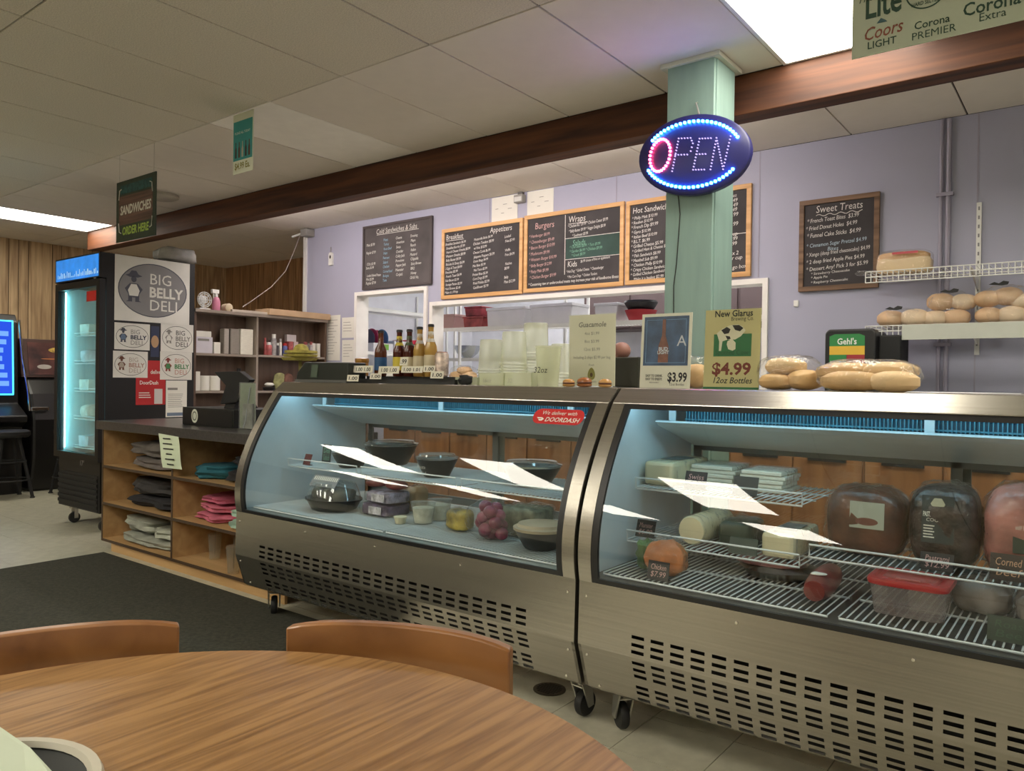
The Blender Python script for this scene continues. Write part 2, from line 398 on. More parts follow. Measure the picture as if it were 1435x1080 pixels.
# pass-through linings
for n, (a, b, z0, z1) in enumerate((W1, W2)):
    wd = .035
    t = struct(bpy.data.objects.new('window_%d' % (n + 1), None)); COL.objects.link(t); t.location = ((a + b) / 2, YB, z0); ORG[t.name] = Vector(t.location)
    for q in ((a, a + wd, z0, z1), (b - wd, b, z0, z1), (a + wd, b - wd, z1 - wd, z1), (a + wd, b - wd, z0, z0 + wd)):
        B(q[0], q[1], YB - .022, WT + .01, q[2], q[3]).build('window_frame', mat('window_lining', (.82, .80, .76), .5), t)

# beam and post
bm_ = B(-8.55, XR, 3.667, 3.805, 2.548, CE).build('ceiling_beam', BEAMW, bevel=.004)
tag(bm_, 'long dark stained wooden beam crossing under the ceiling behind the teal post', 'beam')
POST = mat('teal_post_paint', (.24, .36, .32), .5, var=.1, scale=5, stretch=(3, 3, .4), bump=.1, bscale=30)
p = thing('support_post', 'square teal painted wooden post between display case and ceiling', 'post', (-1.54, 3.45, 0))
B(-1.66, -1.425, 3.34, 3.362, 0, CE).build('face_board', POST, p, bevel=.003)
B(-1.445, -1.42, 3.362, 3.575, 0, CE).build('face_board', POST, p, bevel=.003)
B(-1.655, -1.445, 3.362, 3.575, 0, CE).build('core', POST, p)
B(-1.69, -1.395, 3.322, 3.60, CE - .022, CE - .001).build('ceiling_collar', mat('collar_white', (.62, .63, .54), .6), p)
mb = MB(); mb.tube([PY(950, 270, 3.337), PY(953, 300, 3.337), PY(951, 330, 3.337), PY(948, 370, 3.337), PY(944, 400, 3.337), PY(944, 440, 3.337), (-1.6, 3.337, 1.25)], .0022, 5)
tag(mb.build('power_cord', BLACK), 'thin black cord running down the teal post below the lit oval sign', 'cord')

# ceiling lights
def troffer(i, r, label, grp=None):
    ya, yb = ROWS[r]; x0, x1 = GX[i], GX[i] + .61
    t = thing('ceiling_light', label, 'ceiling light', ((x0 + x1) / 2, (ya + yb) / 2, CE - .004), grp)
    mb = MB(); w_ = .022
    for q in ((x0 + .004, x1 - .004, ya + .004, ya + w_), (x0 + .004, x1 - .004, yb - w_, yb - .004), (x0 + .004, x0 + w_, ya + w_, yb - w_), (x1 - w_, x1 - .004, ya + w_, yb - w_)):
        mb.box(q[0], q[1], q[2], q[3], CE - .004, CE + .012)
    mb.build('frame', WHITE, t)
    B(x0 + w_, x1 - w_, ya + w_, yb - w_, CE + .002, CE + .010).build('diffuser', glow('troffer_diffuser', TROFFER_COL, TROFFER), t)
NMS = {(cell(-1.22), 6): 'lit fluorescent ceiling panel beside the teal post and wooden beam', (cell(.61), 6): 'lit fluorescent ceiling panel right of the beer sign beside the beam', (cell(-8.54), 6): 'lit fluorescent ceiling panel far left beyond the end of the beam'}
for (i, r) in sorted(LIGHTS):
    if (i, r) in NMS: troffer(i, r, NMS[(i, r)])
    else:
        xs = sorted(q for (q, rr) in LIGHTS if rr == r)
        troffer(i, r, 'lit ceiling panel over the seating, %s from left, %s row from beam' % (('first', 'second', 'third', 'fourth', 'fifth')[xs.index(i)], 'second' if r == 3 else 'third'), 'ceiling panels over the seating area')  # seating rows include the added unseen panels at their ends
# added out-of-view fixtures: kitchen tube light and staff aisle light
t = thing('kitchen_fill_light', 'bright fluorescent fixture on the kitchen ceiling behind the pass-through', 'ceiling light', (-3.6, 6.3, CE - .07))  # fixture added to brighten the kitchen behind the openings
B(-5.6, -1.8, 6.2, 6.4, CE - .03, CE + .012).build('housing', WHITE, t)
B(-5.55, -1.85, 6.22, 6.38, CE - .07, CE - .03).build('tube_cover', glow('kitchen_fill_glow', (1, .97, .95), 17), t)

t = thing('aisle_fill_light', 'fluorescent strip fixture hidden behind the wooden beam above the staff aisle', 'ceiling light', (-3.95, 3.96, CE - .095))  # strip added to brighten the back wall and the ceiling behind the beam
B(-6.3, -1.6, 3.93, 3.99, CE - .03, CE - .001).build('housing', WHITE, t)
B(-6.25, -1.65, 3.90, 4.02, CE - .095, CE - .03).build('tube_cover', glow('aisle_fill_glow', (1, .90, .87), 11), t)

def disc(mb, c, r, h, n=20): return mb.lathe([(r * .8, 0), (r, h * .4), (r, h)], c, n)
c = PZ(226, 273, CE)
tag(disc(MB(), (c.x, c.y, CE - .035), .14, .034).build('ceiling_vent', mat('dusty_white', (.5, .47, .4), .7), smooth=True), 'round dusty ceiling vent behind the hanging sandwich sign', 'vent')

# rug
rg = B(-5.40, -2.5, -1.5, 2.445, 0, .011).build('floor_mat', mat('dark_mat_fibre', (.042, .042, .028), .95, var=.35, scale=60, bump=.8, bscale=300), bevel=.004)
tag(rg, 'large dark green-black floor mat in front of the shelving cabinet', 'mat')
c = PZ(770, 966, 0)
dr = thing('floor_drain', 'round dark metal floor drain beside the display case wheels', 'drain', (c.x, c.y, .001))
MB().lathe([(.065, 0), (.065, .003), (.055, .004)], (c.x, c.y, .0005), 24).build('rim', mat('drain_metal', (.09, .075, .05), .5, .6), dr, smooth=True)
mb = MB()
for k in range(-3, 4):
    hw = math.sqrt(max(0, .05 ** 2 - (k * .014) ** 2)); mb.box(c.x - hw, c.x + hw, c.y + k * .014 - .004, c.y + k * .014 + .004, .004, .006)
mb.build('grate', mat('drain_dark', (.03, .025, .02), .5, .5), dr)

# ------------------------------------------------------------------ refrigerated display cases
_co = (-0.66005834, 2.47738076, -2.37138015, 2.86517421)
def fz(z): return ((_co[0] * z + _co[1]) * z + _co[2]) * z + _co[3]
def curve(z0, z1, n=22): return [(fz(z0 + (z1 - z0) * k / n), z0 + (z1 - z0) * k / n) for k in range(n + 1)]
ZG, ZT, DECK = .548, 1.145, .562          # glass bottom, glass top, inner floor
YBK = 3.05
LINER = mat('white_liner', (.64, .72, .76), .35)
FINS = mat('blue_coil_fins', (.10, .38, .52), .35, .3)
LEDM = glow('case_led', (.46, .82, 1.0), 6.0)
def ylow(z):
    if z >= .334: return 2.197 + (.548 - z) / (.548 - .334) * (-.005)
    return 2.192 + (.334 - z) / (.334 - .177) * .053
def wire_shelf(name, parent, x0, x1, y0, y1, z, pitch=.02, lip=.035, r=.0024, tilt=0.0, along='Y', lipx=None):
    mb = MB(); zz = lambda y: z + tilt * (y - y0)
    n = int((x1 - x0) / pitch)
    for k in range(n + 1):
        x = x0 + (x1 - x0) * k / n; mb.tube([(x, y0, z), (x, y1, zz(y1))], r, 4, cap=False)
    for q in (0, .33, .66, 1):
        y = y0 + (y1 - y0) * q; mb.tube([(x0, y, zz(y) - .005), (x1, y, zz(y) - .005)], r * 1.5, 5)
    if lip:
        mb.tube([(x0, y0, z), (x0, y0 - .004, z + lip), (x1, y0 - .004, z + lip), (x1, y0, z)], r * 1.4, 6)
    return mb.build(name, WIRE, parent)
def make_caster(parent, x, y, ang):
    c = MB(); c.tube([(0, 0, .118), (0, 0, .165)], .012, 8).box(-.03, .03, -.035, .035, .155, .165)
    for s in (-1, 1): c.prism([(-.03, .155), (.03, .155), (.044, .045), (.018, .040)], 'X', s * .027 - .003, s * .027 + .003)
    c.box(-.026, .026, -.02, .03, .118, .122)
    w_ = MB().lathe([(.025, -.016), (.043, -.015), (.048, -.008), (.048, .008), (.043, .015), (.025, .016)], (0, .028, .0485), 24, axis='X')
    M = Matrix.Translation((x, y, 0)) @ Matrix.Rotation(ang, 4, 'Z')
    f = c.xf(M).build('caster', STEELD, parent); w_.xf(M).build('wheel', RUBBER, f, smooth=True)
    return f
def make_case(x0, x1, label, deckm):
    t = thing('display_case', label, 'display case', ((x0 + x1) / 2, 2.62, 0))
    side = [(fz(z), z) for z in [ZG + (ZT - ZG) * k / 16 for k in range(17)]]
    poly = [(2.262, .165), (2.245, .177), (2.192, .334)] + side + [(2.463, 1.196), (2.467, 1.1995), (YBK, 1.1995), (YBK, .165)]
    for (a, b, c_) in ((x0, x0 + .012, 1), (x1 - .012, x1, -1)):
        B_ = MB().prism(poly, 'X', a, b).build('side_panel', STEEL, t)
    inner = [(p[0] + .02, p[1]) for p in side] + [(2.46, 1.17), (YBK - .03, 1.17), (YBK - .03, DECK - .01), (2.23, DECK - .01)]
    for a in (x0 + .0125, x1 - .0245): MB().prism(inner, 'X', a, a + .012).build('side_liner', LINER, t)
    B(x0 + .012, x1 - .012, 2.467, YBK, 1.185, 1.2).build('top_panel', STEEL, t)
    MB().prism([(fz(ZT) - .005, ZT), (fz(ZT) - .004, ZT + .003), (2.463, 1.198), (2.467, 1.2), (2.467, 1.185), (fz(ZT) + .012, ZT)], 'X', x0 + .0005, x1 - .0005).build('top_trim', STEEL, t)
    cv = curve(ZG, ZT)
    for (a, b) in ((x0 + .0005, x0 + .05), (x1 - .05, x1 - .0005)): MB().strip(cv, a, b, -.005, .008).build('end_trim', STEEL, t, smooth=True)
    for (a, b) in ((x0 + .05, x0 + .075), (x1 - .075, x1 - .05)): MB().strip(cv, a, b, -.003, .012).build('glass_gasket', BLACK, t, smooth=True)
    MB().strip(curve(ZT - .018, ZT, 4), x0 + .075, x1 - .075, -.003, .012).build('glass_gasket', BLACK, t)
    MB().strip(curve(ZG, ZG + .016, 4), x0 + .075, x1 - .075, -.003, .012).build('glass_gasket', BLACK, t)
    # single curved pane
    c2 = curve(ZG + .016, ZT - .018, 40); mb = MB(); vs = []
    for (y, z) in c2: vs += [(x0 + .075, y + .001, z), (x1 - .075, y + .001, z)]
    mb.add(vs, [(2 * i, 2 * i + 1, 2 * i + 3, 2 * i + 2) for i in range(len(c2) - 1)]).build('front_glass', GLASS, t, smooth=True)
    # slotted lower front: real openings
    rows = [.400, .375, .352, .315, .290, .267, .227, .206, .183]; hh = .0054
    zb = [ZG]
    for z in rows:
        if z < .334 < zb[-1]: zb.append(.334)
        zb += [z + hh, z - hh]
    zb += [.177, .165]
    zz = sorted(set(zb), reverse=True); cols = [x0 + .226 + .0682 * k for k in range(int((x1 - x0 - .40) / .0682) + 1)]
    xb = [x0] + [q for c_ in cols for q in (c_ - .0225, c_ + .0225)] + [x1]
    mb = MB()
    idx = {}
    for i, z in enumerate(zz):
        for j, x in enumerate(xb): idx[(i, j)] = len(mb.v); mb.v.append((x, 2.262 if z < .17 else ylow(z), z))
    for i in range(len(zz) - 1):
        zm = (zz[i] + zz[i + 1]) / 2; hole = any(abs(zm - z) < hh * .6 for z in rows)
        for j in range(len(xb) - 1):
            if hole and j % 2 == 1: continue
            mb.f.append((idx[(i, j)], idx[(i + 1, j)], idx[(i + 1, j + 1)], idx[(i, j + 1)]))
    mb.build('slotted_front_panel', STEEL, t)
    B(x0 + .012, x1 - .012, 2.285, 2.30, .17, DECK - .03).build('inner_baffle', DARK, t)
    B(x0 + .012, x1 - .012, 2.262, YBK, .165, .175).build('base', STEELD, t)
    B(x0 + .0245, x1 - .0245, 2.215, YBK - .02, DECK - .02, DECK).build('inner_floor', deckm, t)
    # coil, drip pan, lamp
    xa, xb_ = x0 + .07, x1 - .07
    MB().prism([(2.60, 1.074), (2.605, 1.080), (2.63, 1.080), (2.64, 1.066), (2.95, .975), (2.95, .967), (2.63, 1.058)], 'X', xa, xb_).build('drip_pan', LINER, t)
    B(xa + .08, xb_ - .02, 2.70, 2.98, 1.055, 1.168).build('coil_block', mat('coil_dark', (.02, .12, .19), .5, .2), t)
    mb = MB(); n = int((xb_ - xa - .1) / .012)
    for k in range(n): mb.box(xa + .085 + k * .012, xa + .088 + k * .012, 2.685, 2.70, 1.06, 1.165)
    for z in (1.085, 1.12, 1.15): mb.box(xa + .08, xb_ - .02, 2.683, 2.690, z - .0025, z + .0025)
    tag(mb.build('coil_fins', FINS, t), 'blue cooling coil fins', kind='stuff')
    for x in (xa + .05, xa + (xb_ - xa) * .48, xb_ - .25): B(x - .014, x + .014, 2.64, 2.647, 1.06, 1.175).build('bracket', LINER, t)
    B(xa - .03, xb_ + .03, 2.47, 2.495, 1.150, 1.166).build('lamp_tube', LEDM, t)
    # rear sliding doors
    xm = (x0 + x1) / 2
    for k, (a, b) in enumerate(((x0 + .03, xm + .03), (xm - .03, x1 - .03))):
        y = YBK - .012 - .014 * k
        B(a + .03, b - .03, y, y + .004, .60, .94).build('rear_door_glass', GLASS2, t)
        mb = B(a, a + .035, y - .002, y + .010, .562, .97).box(b - .035, b, y - .002, y + .010, .562, .97).box(a, b, y - .002, y + .010, .562, .60).box(a, b, y - .002, y + .010, .94, .97)
        mb.build('rear_door_frame', mat('door_frame_grey', (.22, .23, .22), .4, .6), t)
    B(x0 + .012, x1 - .012, YBK - .03, YBK, .165, .556).build('rear_panel', STEEL, t)
    B(x0 + .012, x1 - .012, YBK - .03, YBK, .975, 1.185).build('rear_header', LINER, t)
    for (x, z) in [(x0 + .03, .50), (x0 + .03, .30), (x1 - .03, .50), (x1 - .03, .30), (x0 + .55, .515), (x0 + 1.02, .515), (x0 + 1.5, .515), (x0 + .06, .19), (x1 - .06, .19)]:
        y = ylow(z); MB().lathe([(.0055, 0), (.0045, -.003), (.002, -.004)], (x, y, z), 10, axis='Y').build('screw', mat('screw_chrome', (.8, .78, .7), .15, 1), t, smooth=True)
    for (x, y, a) in ((x0 + .09, 2.36, .9), (x1 - .075, 2.355, -.15), (x0 + .09, 2.95, 0), (x1 - .09, 2.95, 0)): make_caster(t, x, y, a)
    return t
CA = (-3.43, -1.408); CB = (-1.392, .64)
case1 = make_case(*CA, 'curved glass deli case on the left holding salad bowls', mat('deck_grey', (.26, .29, .28), .35, .3))
case2 = make_case(*CB, 'curved glass deli case on the right holding cheese and roasts', mat('deck_black', (.03, .03, .028), .4))
for k, (a, b) in enumerate(((-3.37, -2.83), (-2.80, -2.19), (-2.16, -1.47))): wire_shelf('wire_shelf', case1, a, b, 2.46, 2.98, .765)
for (a, b) in ((-3.36, -2.42), (-2.40, -1.47)): wire_shelf('floor_rack', case1, a, b, 2.25, 2.97, DECK + .012, .016, 0, .0022)
wire_shelf('wire_shelf', case2, -1.345, -.749, 2.5, 2.95, .838)
wire_shelf('wire_shelf', case2, -1.345, -.736, 2.44, 2.95, .655)
wire_shelf('wire_shelf', case2, -.707, .58, 2.44, 2.95, .692)
for (a, b) in ((-1.33, -.60), (-.57, .0), (.02, .59)): wire_shelf('floor_rack', case2, a, b, 2.25, 2.97, DECK + .012, .02, 0, .0026)
# round-cornered delivery sticker on the left pane
s0 = Vector((-1.60, fz(1.085) - .002, 1.085)); sv = Vector((0, fz(1.10) - fz(1.07), .03)).normalized(); fr = (s0, UX, sv)
a0, a1, b0, b1 = -.115, .112, -.030, .036
pts = []
for (cx, cy, t0_) in ((a1 - .03, b1 - .03, 0), (a0 + .03, b1 - .03, .5), (a0 + .03, b0 + .03, 1), (a1 - .03, b0 + .03, 1.5)):
    pts += [(cx + .03 * math.cos((t0_ + q / 8) * math.pi), cy + .03 * math.sin((t0_ + q / 8) * math.pi)) for q in range(5)]
st = poly_on(MB(), fr, pts, .003).build('delivery_sticker', RED, case1); st['label'] = 'red rounded delivery sticker on the glass'
letters('sticker_lettering', [('We deliver with', 0, .010, .024, dict(al='CENTER', shear=.2)), ('DOORDASH', .02, -.020, .027, dict(al='CENTER', shear=.25, bold=.012))], fr, PAPER, st, .0045)
poly_on(MB(), fr, [(-.095, -.003), (-.07, -.003), (-.06, -.010), (-.068, -.018), (-.08, -.018), (-.086, -.012), (-.073, -.012), (-.071, -.009), (-.089, -.009)], .0045).build('sticker_logo', PAPER, st)

# ------------------------------------------------------------------ shelving cabinet with counter
MAPLE = wood('maple_laminate', (.40, .24, .10), (.56, .36, .17), .45, 'X', 2.5, .2)
DKTOP = mat('dark_counter_laminate', (.055, .05, .048), .3, var=.3, scale=60)
cx0, cx1, cy0, cy1 = -5.56, -3.46, 2.50, 3.1
cb = thing('shelf_cabinet', 'open maple shelving cabinet with dark counter left of the deli cases', 'cabinet', ((cx0 + cx1) / 2, 2.8, 0))
B(cx0 - .06, cx1 + .02, cy0 - .02, cy1 + .05, .842, .902).build('countertop', DKTOP, cb, bevel=.004)
for x in (cx0, -4.62, cx1 - .018): B(x, x + .018, cy0, cy1, .06, .842).build('upright', MAPLE, cb)
B(cx0 + .018, cx1 - .018, cy1 - .012, cy1, .06, .842).build('back_panel', MAPLE, cb)
for (a, b) in ((cx0 + .018, -4.62), (-4.602, cx1 - .018)):
    for z in (.06, .315, .575):
        B(a, b, cy0, cy1 - .012, z, z + .018).build('shelf', MAPLE, cb)
        B(a, b, cy0 - .003, cy0, z, z + .018).build('edge_band', mat('dark_edge_band', (.06, .035, .02), .5), cb)
for x in (cx0, -4.62, cx1 - .018): B(x, x + .018, cy0 - .003, cy0, .06, .842).build('edge_band', MATS['dark_edge_band'], cb)
B(cx0 + .12, cx1, cy0 + .012, cy0 + .03, 0, .06).build('toe_kick', MAPLE, cb)
# hours sheet taped to it
pt = MB(); cs = [PY(x, y, 2.477) for x, y in ((222, 607), (250, 612), (256, 658), (229, 655))]
N = 6; vs = []
for i in range(N + 1):
    q = i / N
    a = cs[0].lerp(cs[3], q); b = cs[1].lerp(cs[2], q)
    wob = -.006 * math.sin(q * 3.1) ; vs += [a + Vector((.008 * math.sin(q * 5), wob, 0)), b + Vector((.008 * math.sin(q * 5), wob, 0))]
pt.add(vs, [(2 * i, 2 * i + 1, 2 * i + 3, 2 * i + 2) for i in range(N)])
hs = pt.build('notice_sheet', PAPERG); md = hs.modifiers.new('s', 'SOLIDIFY'); md.thickness = .001
tag(hs, 'pale green notice sheet taped to the front edge of the dark counter', 'notice')
fr = (cs[3], (cs[2] - cs[3]).normalized(), (cs[0] - cs[3]).normalized())
mb = MB()
for k, wd in enumerate((.09, .11, .12, .07, .11, .08)): plate(mb, fr, .11 - wd / 2, .11 + wd / 2, .188 - k * .033, .196 - k * .033, .010, .0004)
mb.build('printed_lines', INK, hs)

# ------------------------------------------------------------------ chalkboards on the back wall
PINE = wood('pine_frame', (.55, .29, .10), (.78, .47, .20), .5, 'X', 4, .2)
RUST = wood('rustic_frame', (.10, .055, .03), (.24, .14, .08), .6, 'X', 5, .3)
GREYF = mat('grey_board_frame', (.07, .055, .055), .6)
def board(label, x0, x1, z0, z1, fm, fw_, slate=SLATE):
    t = thing('chalkboard', label, 'chalkboard', ((x0 + x1) / 2, YB, z0))
    B(x0 + fw_ * .8, x1 - fw_ * .8, YB - .014, YB - .002, z0 + fw_ * .8, z1 - fw_ * .8).build('slate_panel', slate, t)
    for q in ((x0, x1, z1 - fw_, z1), (x0, x1, z0, z0 + fw_), (x0, x0 + fw_, z0 + fw_, z1 - fw_), (x1 - fw_, x1, z0 + fw_, z1 - fw_)):
        B(q[0], q[1], YB - .024, YB - .001, q[2], q[3]).build('frame_rail', fm, t, bevel=.002)
    return t, (Vector((x0, YB - .0142, z0)), UX, UZ)
H = dict(shear=.18, sp=.95)
def hand(lines, x, y, size, dy, rot=.0, jit=.006, w=None, **k):
    out = []
    for i, l in enumerate(lines):
        if not l: continue
        o = dict(H); o['rot'] = rot + rnd.uniform(-.02, .02); o.update(k)
        out.append((l, x + rnd.uniform(-jit, jit), y - i * dy, size * rnd.uniform(.93, 1.05), o))
    return out
# cold sandwiches (grey frame)
b, fr = board('grey framed chalkboard of cold sandwiches and subs above the small pass-through', -5.61, -4.70, 2.07, 2.675, GREYF, .022, mat('dusty_slate', (.085, .075, .075), .8, var=.25, scale=4))
letters('chalk_writing', [('Cold Sandwiches & Subs', .45, .515, .066, dict(al='CENTER', shear=.15, wx=.82))] + hand(['Minis $5.99', '', 'Regular $7.99', '', '', '1/2 lb. $1.99', 'Extra $1.99', '', 'Loaded Baked Potato', 'Mini $5.99', 'Regular $7.99'], .05, .41, .036, .036, wx=.7) +
        hand(['Cheese', 'American', 'Swiss', 'Cheddar', 'Colby Jack', 'Provolone', 'Pepper Jack', 'Muenster', 'Co-Jack'], .45, .44, .036, .042, wx=.8) +
        hand(['Dressing', 'Mayo', 'Ranch', 'Italian', 'Mustard', 'Chipotle', 'Spicy Brown', 'BBQ', 'Honey', 'Oil & Vin.'], .64, .44, .036, .042, wx=.8), fr, CHALK, b)
letters('blue_chalk_writing', hand(['Meats', 'Turkey', 'Roast Beef', 'Ham', 'Pastrami', 'Salami', 'Chicken', 'Corned Beef', 'Bologna', 'Tuna'], .28, .44, .036, .042, wx=.75), fr, CHALKB, b)
plate(MB(), fr, .19, .74, .505, .509, .001).build('underline', CHALK, b)
# breakfast / appetizers
b, fr = board('pine framed breakfast and appetizers chalkboard, left of the three big menu boards', -4.58, -3.695, 1.925, 2.535, PINE, .032)
letters('chalk_writing', [('Breakfast', .045, .515, .062, dict(shear=.1, wx=.85)), ('Appetizers', .54, .525, .062, dict(shear=.1, wx=.85))] +
        hand(['Breakfast Sandwich $6.99', 'Breakfast Burrito $7.99', 'Ham & Cheese Omelet $8.99', 'Western Omelet $8.99', 'Belly Buster $9.99', 'Biscuits & Gravy $6.99', '2 Eggs & Toast $4.99', 'Pancakes $5.99', 'French Toast $6.99', 'Side Bacon $2.99', 'Sausage Patties $2.99', 'Hash Browns $2.49', 'Make it a Wrap'], .045, .465, .031, .035, .03, wx=.78) +
        hand(['Mozzarella Sticks $6.99', 'Chicken Tenders $8.99', 'w/ fries $10.99', 'Cheese Curds $6.99', 'Jalapeno Poppers $6.99', 'Onion Rings $4.99', 'Mac Bites $5.99', 'Mini Tacos $5.99', 'Pretzel Bites $5.99', 'Corn Dogs $3.99', 'Fried Pickles $5.99', 'Cauliflower $5.99'], .36, .475, .031, .037, .06, wx=.78) +
        hand(['Loaded', 'Fries $7.99', '', 'Waffle', 'Fries $4.99', '', 'Nachos', '$8.99', '', 'Belly', 'Plate $12.99'], .70, .465, .031, .037, .06, wx=.75), fr, CHALK, b)
plate(MB(), fr, .05, .25, .503, .507, .001).build('underline', CHALK, b)
# burgers / wraps / kids
b, fr = board('pine framed burgers and wraps chalkboard with a green section, middle menu board', -3.680, -2.772, 1.928, 2.545, PINE, .032)
B(-3.680 + .40, -2.772 - .032, YB - .0146, YB - .0139, 1.928 + .235, 1.928 + .395).build('green_section', mat('green_slate', (.035, .075, .062), .8, var=.3, scale=4), b)
letters('chalk_writing', [('Wraps', .42, .515, .07, dict(shear=.1, wx=.8)), ('Kids', .415, .175, .062, dict(shear=.1, wx=.8))] +
        hand(['* Chicken Wrap $9.99  * Chicken Caesar $9.99', '* Belly Buster $9.99  * Buffalo Wrap $9.99', '   * Southwest $9.99'], .42, .465, .034, .04, .04, fit=None) [:0] +
        hand(['* Chicken BLT $9.99 * Chicken Caesar $9.99', '* Belly Buster $9.99 * Veggie Delight $8.99', '       * Southwest $9.99'], .42, .475, .033, .038, .045, wx=.62) +
        hand(['$6.99 choice of fries or applesauce'], .53, .2, .028, .03, .03, wx=.68) + hand(['* Hot Dog  * Grilled Cheese  * Cheeseburger', '* Mini Corn Dogs  * Chicken Tenders'], .41, .130, .03, .042, .03, wx=.62) +
        [('* Consuming raw or undercooked meats may increase your risk of foodborne illness', .045, .052, .032, dict(shear=.1, fit=.82, bold=.01, rot=.012))], fr, CHALK, b)
letters('pink_chalk_writing', [('Burgers', .10, .50, .07, dict(shear=.1, wx=.85))] + hand(['* Hamburger $8.99', '* Cheeseburger $9.49', '* Bacon Burger $10.99', '* Mushroom $9.99', '* Western Burger $10.99', '* Belly Burger $12.99', '* Patty Melt $9.99', '* Chicken Burger $9.99'], .05, .435, .036, .047, .04, wx=.78), fr, CHALKP, b)
letters('green_chalk_writing', [('Salads', .46, .335, .06, dict(shear=.1, wx=.8))] + hand(['* Chef Salad $8.99  * Taco $9.99', '* Garden $6.99 * Chicken $9.99', '   * Greek $8.99'], .43, .315, .03, .033, .04, wx=.75), fr, CHALKG, b)
mb = MB(); plate(mb, fr, .388, .393, .12, .58, .001); plate(mb, fr, .393, .875, .393, .397, .001); plate(mb, fr, .393, .875, .231, .235, .001); plate(mb, fr, .42, .59, .503, .507, .001)
mb.build('chalk_rules', CHALK, b)
# hot sandwiches
b, fr = board('pine framed hot sandwiches chalkboard partly behind the teal post', -2.755, -1.826, 1.93, 2.538, PINE, .032)
letters('chalk_writing', [('Hot Sandwiches', .05, .515, .058, dict(shear=.1, wx=.85))] +
        hand(['* Philly Melt $10.99', '* Reuben $10.99', '* French Dip $9.99', '* Gyro $10.99', '* Italian Beef $10.99', '* B.L.T. $6.99', '* Grilled Cheese $5.99', '* Grilled Ham & Cheese $7.99', '* Fish Sandwich $8.99', '* Meatball Sub $9.99', '* Chicken Philly $10.99', '* Crispy Chicken Sandwich', '* Grilled Chicken Sandwich', '   Make it a basket $2.99'], .045, .468, .033, .034, .05, wx=.85) +
        hand(['Sides', '$4.49', '$3.49', '$5.49', '$4.99', '', '$8.99', '', 'Soup', '$4.99', '$5.99', '', 'Max 2', 'per cup', '', 'To go box'], .76, .53, .036, .032, .05), fr, CHALK, b)
plate(MB(), fr, .70, .895, .285, .289, .001).build('chalk_rules', CHALK, b)
# sweet treats
b, fr = board('rustic brown framed sweet treats chalkboard above the black dispenser', -1.517, -1.051, 1.806, 2.375, RUST, .03)
letters('chalk_writing', [('Sweet Treats', .235, .485, .062, dict(al='CENTER', shear=.1, wx=.82))] +
        hand(['* French Toast Bites  $3.99', '* Fried Donut Holes  $4.99', '* Funnel Cake Sticks  $4.99', '', '', '* Xango (deep fried cheesecake) $4.99', '* 2 deep fried Apple Pies $4.99', '* Dessert Any Pick 3 for $5.99'], .045, .425, .037, .046, .03, wx=.80)[:3] +
        [('* Xango (deep fried cheesecake) $4.99', .045, .215, .034, dict(fit=.37, rot=.05, shear=.15)), ('* 2 deep fried Apple Pies $4.99', .045, .170, .034, dict(fit=.34, rot=.04, shear=.15)), ('* Dessert Any! Pick 3 for $5.99', .045, .125, .034, dict(fit=.36, rot=.05, shear=.15)),
         ('* Strawberry Cheesecake', .075, .100, .022, dict(rot=.04, shear=.15)), ('* Apple Pie', .075, .075, .022, dict(rot=.04, shear=.15)), ('* Raspberry Cheesecake', .075, .046, .022, dict(rot=.04, shear=.15))], fr, CHALK, b)
letters('blue_chalk_writing', [('* Cinnamon Sugar Pretzel $4.99', .045, .272, .033, dict(fit=.35, rot=.04, shear=.15)), ('Bites', .17, .245, .033, dict(shear=.15))], fr, mat('pale_blue_chalk', (.45, .58, .66), .95), b)
mb = MB(); mb.tube([(fr[0].x + .10 + .27 * k / 24, fr[0].y - .001, fr[0].z + .468 + .006 * math.sin(k * 1.1)) for k in range(25)], .0022, 4); mb.build('underline', CHALK, b)

# papers, exit box, switch, thermometer, conduit
def sheet(name, label, cat, frame, w_, h_, m=PAPER, t=.0008):
    o = plate(MB(), frame, 0, w_, 0, h_, t, t).build(name, m); return tag(o, label, cat)
def print_lines(o, frame, w_, rows, m=INKG, off=.002, x0=.0):
    mb = MB()
    for (a, b_, z, hgt) in rows: plate(mb, frame, a, b_, z, z + hgt, off, .0003)
    mb.build('printed_lines', m, o)
for (a, b_, z0, z1, lab) in ((-4.035, -3.765, 2.54, 2.738, 'white paper sheet under the ceiling above the breakfast board'), (-3.668, -3.412, 2.55, 2.738, 'white paper sheet under the ceiling above the burgers board')):
    fr = (Vector((a, YB - .001, z0)), UX, UZ); o = sheet('wall_paper_sheet', lab, 'paper', fr, b_ - a, z1 - z0)
    print_lines(o, fr, b_ - a, [(.04, .07, .1, .004), (.12, .16, .13, .004), (.10, .13, .06, .004), (.17, .21, .09, .004)])
t = thing('emergency_light', 'small grey emergency light box between the two paper sheets', 'light box', (-3.72, YB, 2.65))
B(-3.772, -3.682, YB - .05, YB, 2.655, 2.72).build('housing', mat('box_grey', (.3, .29, .27), .5), t, bevel=.006)
B(-3.762, -3.692, YB - .054, YB - .05, 2.665, 2.70).build('lens', mat('lens_grey', (.6, .6, .58), .3), t)
B(-3.745, -3.70, YB - .03, YB, 2.72, 2.742).build('mount', mat('box_dark', (.12, .11, .1), .5), t)
t = thing('wall_thermometer', 'small white hanging thermometer on the lavender wall beside the corner', 'thermometer', (-6.095, YB, 2.35))
MB().prism([(-6.118, 2.35), (-6.062, 2.35), (-6.062, 2.46), (-6.075, 2.475), (-6.105, 2.475), (-6.118, 2.46)], 'Y', YB - .02, YB).build('body', WHITE, t)
MB().tube([(-6.09, YB - .012, 2.475), (-6.09, YB - .012, 2.53)], .004, 5).build('hanger', INKG, t)
